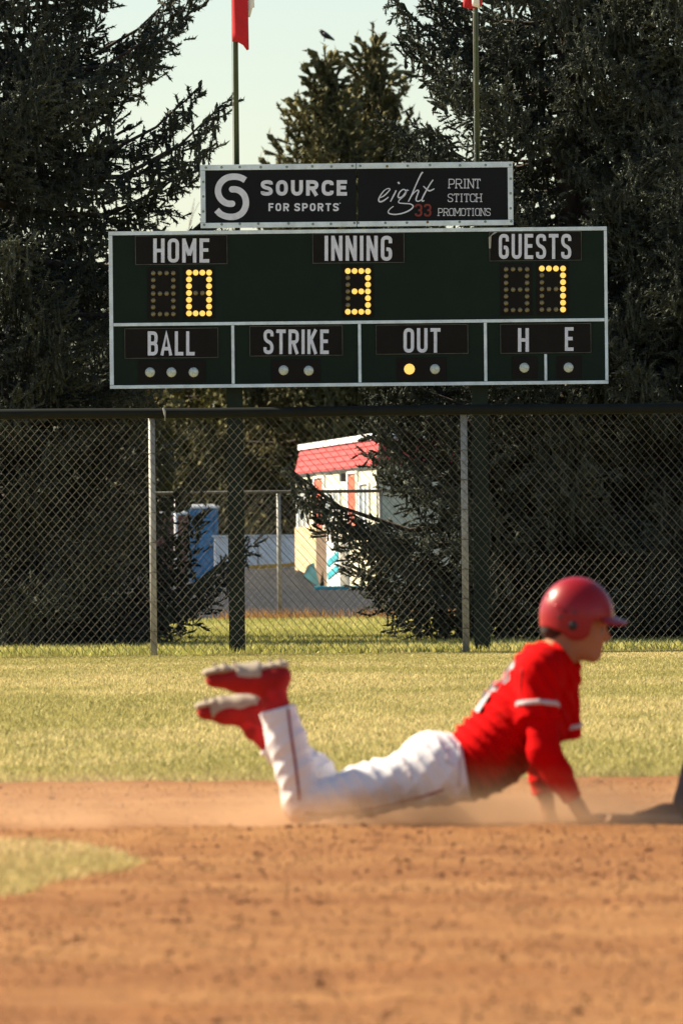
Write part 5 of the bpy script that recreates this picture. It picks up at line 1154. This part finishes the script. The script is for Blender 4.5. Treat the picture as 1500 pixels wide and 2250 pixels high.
M['grey_cloth'] = dirty('grey_uniform', (0.13, 0.115, 0.12), (0.26, 0.15, 0.09), 0.85, 0.0, 0.16)
M['dusty_shoe'] = mat('dusty_leather', (0.17, 0.10, 0.065), 0.9, var=0.3, scale=14)
M['dark_shirt'] = mat('dark_jersey', (0.03, 0.03, 0.05), 0.85, var=0.15)
M['glove'] = mat('leather_glove', (0.09, 0.05, 0.03), 0.6, var=0.25, scale=12)
fielder = thing('person', 'fielder in grey pants crouching beyond the right edge, only a shin showing', 'person', (p3(1640, 1800)[0], 30.2, 0))
def w3(x, y, z): return np.array((p3(1500, 1800)[0] + x, 30.2 + y, z))
g = Grid(w3(-.35, -.5, 0), w3(1.05, .5, 1.5), 0.011)
LG = ((w3(.52, -.13, .62), w3(.145, -.20, .46), w3(.02, -.17, .10)), (w3(.56, .13, .62), w3(.34, .24, .44), w3(.55, .22, .10)))
for (a, b, c) in LG: g.chain([a, b], [.085, .058], k=.04); g.chain([b, b * .6 + c * .4, c], [.055, .055, .036], k=.03)
g.chain([w3(.55, 0, .66), w3(.60, 0, .86), w3(.60, 0, 1.04)], [.12, .125, .12], ys=1.35, k=.05); g.cap(w3(.60, -.17, 1.05), w3(.60, .17, 1.05), .07, .07, k=.05)
AR = ((w3(.60, -.19, 1.04), w3(.50, -.28, .78), w3(.34, -.25, .58)), (w3(.60, .19, 1.04), w3(.52, .30, .78), w3(.36, .20, .60)))
for (a, b, c) in AR: g.chain([a, b, c], [.052, .042, .030], k=.03); g.chain([c, c + np.array((-.01, 0, -.09))], [.03, .028], k=.02); [g.cap(c + np.array((0, o, -.08)), c + np.array((-.02, o * 1.2, -.17)), .011, .009, k=.004) for o in (-.035, -.012, .012, .035)]; g.cap(c + np.array((0, -.03, -.04)), c + np.array((-.05, -.05, -.10)), .013, .010, k=.006)
g.cap(w3(.59, 0, 1.10), w3(.56, 0, 1.20), .055, .052, k=.03); g.ell(w3(.53, 0, 1.27), (.10, .078, .115), k=.02); g.ell(w3(.43, 0, 1.25), (.018, .014, .022), k=.015)
g.build('body', M['skin'], fielder)
g = Grid(w3(-.35, -.5, 0), w3(1.05, .5, 1.0), 0.011)
for (a, b, c) in LG: g.chain([a, b], [.105, .075], k=.04, disp=pf); g.chain([b, b * .6 + c * .4, c], [.07, .07, .055], k=.03, disp=pfl)
g.ell(w3(.56, 0, .66), (.14, .18, .13), k=.05); g.build('pants', M['grey_cloth'], fielder)
g = Grid(w3(-.2, -.5, .5), w3(.8, .5, 1.25), 0.011)
g.chain([w3(.56, 0, .72), w3(.60, 0, .88), w3(.60, 0, 1.05)], [.14, .145, .125], ys=1.38, k=.05, disp=fold)
for (a, b, c) in AR: g.cap(a, a * .3 + b * .7, .07, .062, k=.04)
g.build('jersey', M['dark_shirt'], fielder)
g = Grid(w3(.2, -.2, 1.1), w3(.8, .2, 1.5), 0.008); g.ell(w3(.535, 0, 1.29), (.108, .088, .112), k=0); g.plane(w3(0, 0, 1.285), (-.15, 0, -1)); g.cap(w3(.43, 0, 1.29), w3(.34, 0, 1.27), .012, .008, ys=6, k=.02); g.build('cap', M['dark_shirt'], fielder)
for (a, b, c) in LG:
    g = Grid(c + np.array((-.25, -.1, -.12)), c + np.array((.15, .1, .12)), 0.008); g.chain([np.array((c[0] + .04, c[1], .055)), np.array((c[0] - .08, c[1], .05)), np.array((c[0] - .17, c[1], .04))], [.042, .042, .032], k=.03); g.cap(c, np.array((c[0], c[1], .07)), .042, .045, k=.03); g.plane((0, 0, .014), (0, 0, -1)); g.build('shoe', M['dusty_shoe'], fielder)
c = AR[0][2] + np.array((-.03, 0, -.10)); g = Grid(c - .17, c + .17, 0.008); g.ell(c, (.06, .10, .10), k=.02); [g.cap(c + np.array((-.02, o, -.05)), c + np.array((-.04, o * 1.3, -.14)), .022, .016, k=.012) for o in (-.07, -.03, .01, .05)]; g.build('glove', M['glove'], fielder)

# ------------------------------------------------------------------ dust thrown up by the slide
def dust(name, lab, lo, hi, dens, zf, seed, xa, xb):
    o = MB().box(lo[0], hi[0], lo[1], hi[1], lo[2], hi[2]); m = bpy.data.materials.new('dust_air'); m.use_nodes = True; nt = m.node_tree
    for nd in list(nt.nodes):
        if nd.type != 'OUTPUT_MATERIAL': nt.nodes.remove(nd)
    out = nt.nodes['Material Output']; pv = nt.nodes.new('ShaderNodeVolumePrincipled'); pv.inputs['Color'].default_value = (0.74, 0.50, 0.31, 1); pv.inputs['Anisotropy'].default_value = 0.25
    tc = nt.nodes.new('ShaderNodeNewGeometry'); sx = nt.nodes.new('ShaderNodeSeparateXYZ'); nt.links.new(tc.outputs['Position'], sx.inputs[0])
    def mrange(src, a, b, c, d):
        r = nt.nodes.new('ShaderNodeMapRange'); r.interpolation_type = 'SMOOTHSTEP'
        for i, v in enumerate((a, b, c, d)): r.inputs[1 + i].default_value = v
        nt.links.new(src, r.inputs[0]); return r.outputs[0]
    def mul(a, b):
        r = nt.nodes.new('ShaderNodeMath'); r.operation = 'MULTIPLY'; nt.links.new(a, r.inputs[0])
        if isinstance(b, float): r.inputs[1].default_value = b
        else: nt.links.new(b, r.inputs[1])
        return r.outputs[0]
    mp = nt.nodes.new('ShaderNodeMapping'); mp.inputs['Scale'].default_value = (1.6, 1.2, 4.0); mp.inputs['Location'].default_value = (seed, seed, 0); nt.links.new(tc.outputs['Position'], mp.inputs[0])
    n = nt.nodes.new('ShaderNodeTexNoise'); n.inputs['Scale'].default_value = 1.7; n.inputs['Detail'].default_value = 3; nt.links.new(mp.outputs[0], n.inputs['Vector'])
    f = mul(mrange(n.outputs[0], 0.36, 0.68, 0.06, 1), mrange(sx.outputs['Z'], 0.02, zf, 1, 0))
    f = mul(f, mrange(sx.outputs['X'], lo[0], xa, 0, 1)); f = mul(f, mrange(sx.outputs['X'], xb, hi[0], 1, 0))
    f = mul(f, mrange(sx.outputs['Y'], lo[1], lo[1] + .25, 0, 1)); f = mul(f, mrange(sx.outputs['Y'], hi[1] - .4, hi[1], 1, 0))
    nt.links.new(mul(f, dens), pv.inputs['Density']); nt.links.new(pv.outputs[0], out.inputs['Volume'])
    b = o.build(name, m); tag(b, lab, 'dust', kind='stuff'); return b
dust('dust_cloud', 'thin tan dust hanging low around the sliding runner', (-1.7, 29.45, 0.002), (1.75, 31.0, 0.40), 1.5, 0.26, 3.3, -0.9, 1.45)
dust('dust_cloud', 'denser dust puff kicked up under the runner\'s knees and hands', (-0.55, 29.40, 0.003), (1.30, 30.75, 0.26), 4.2, 0.19, 8.1, -0.15, 0.75)
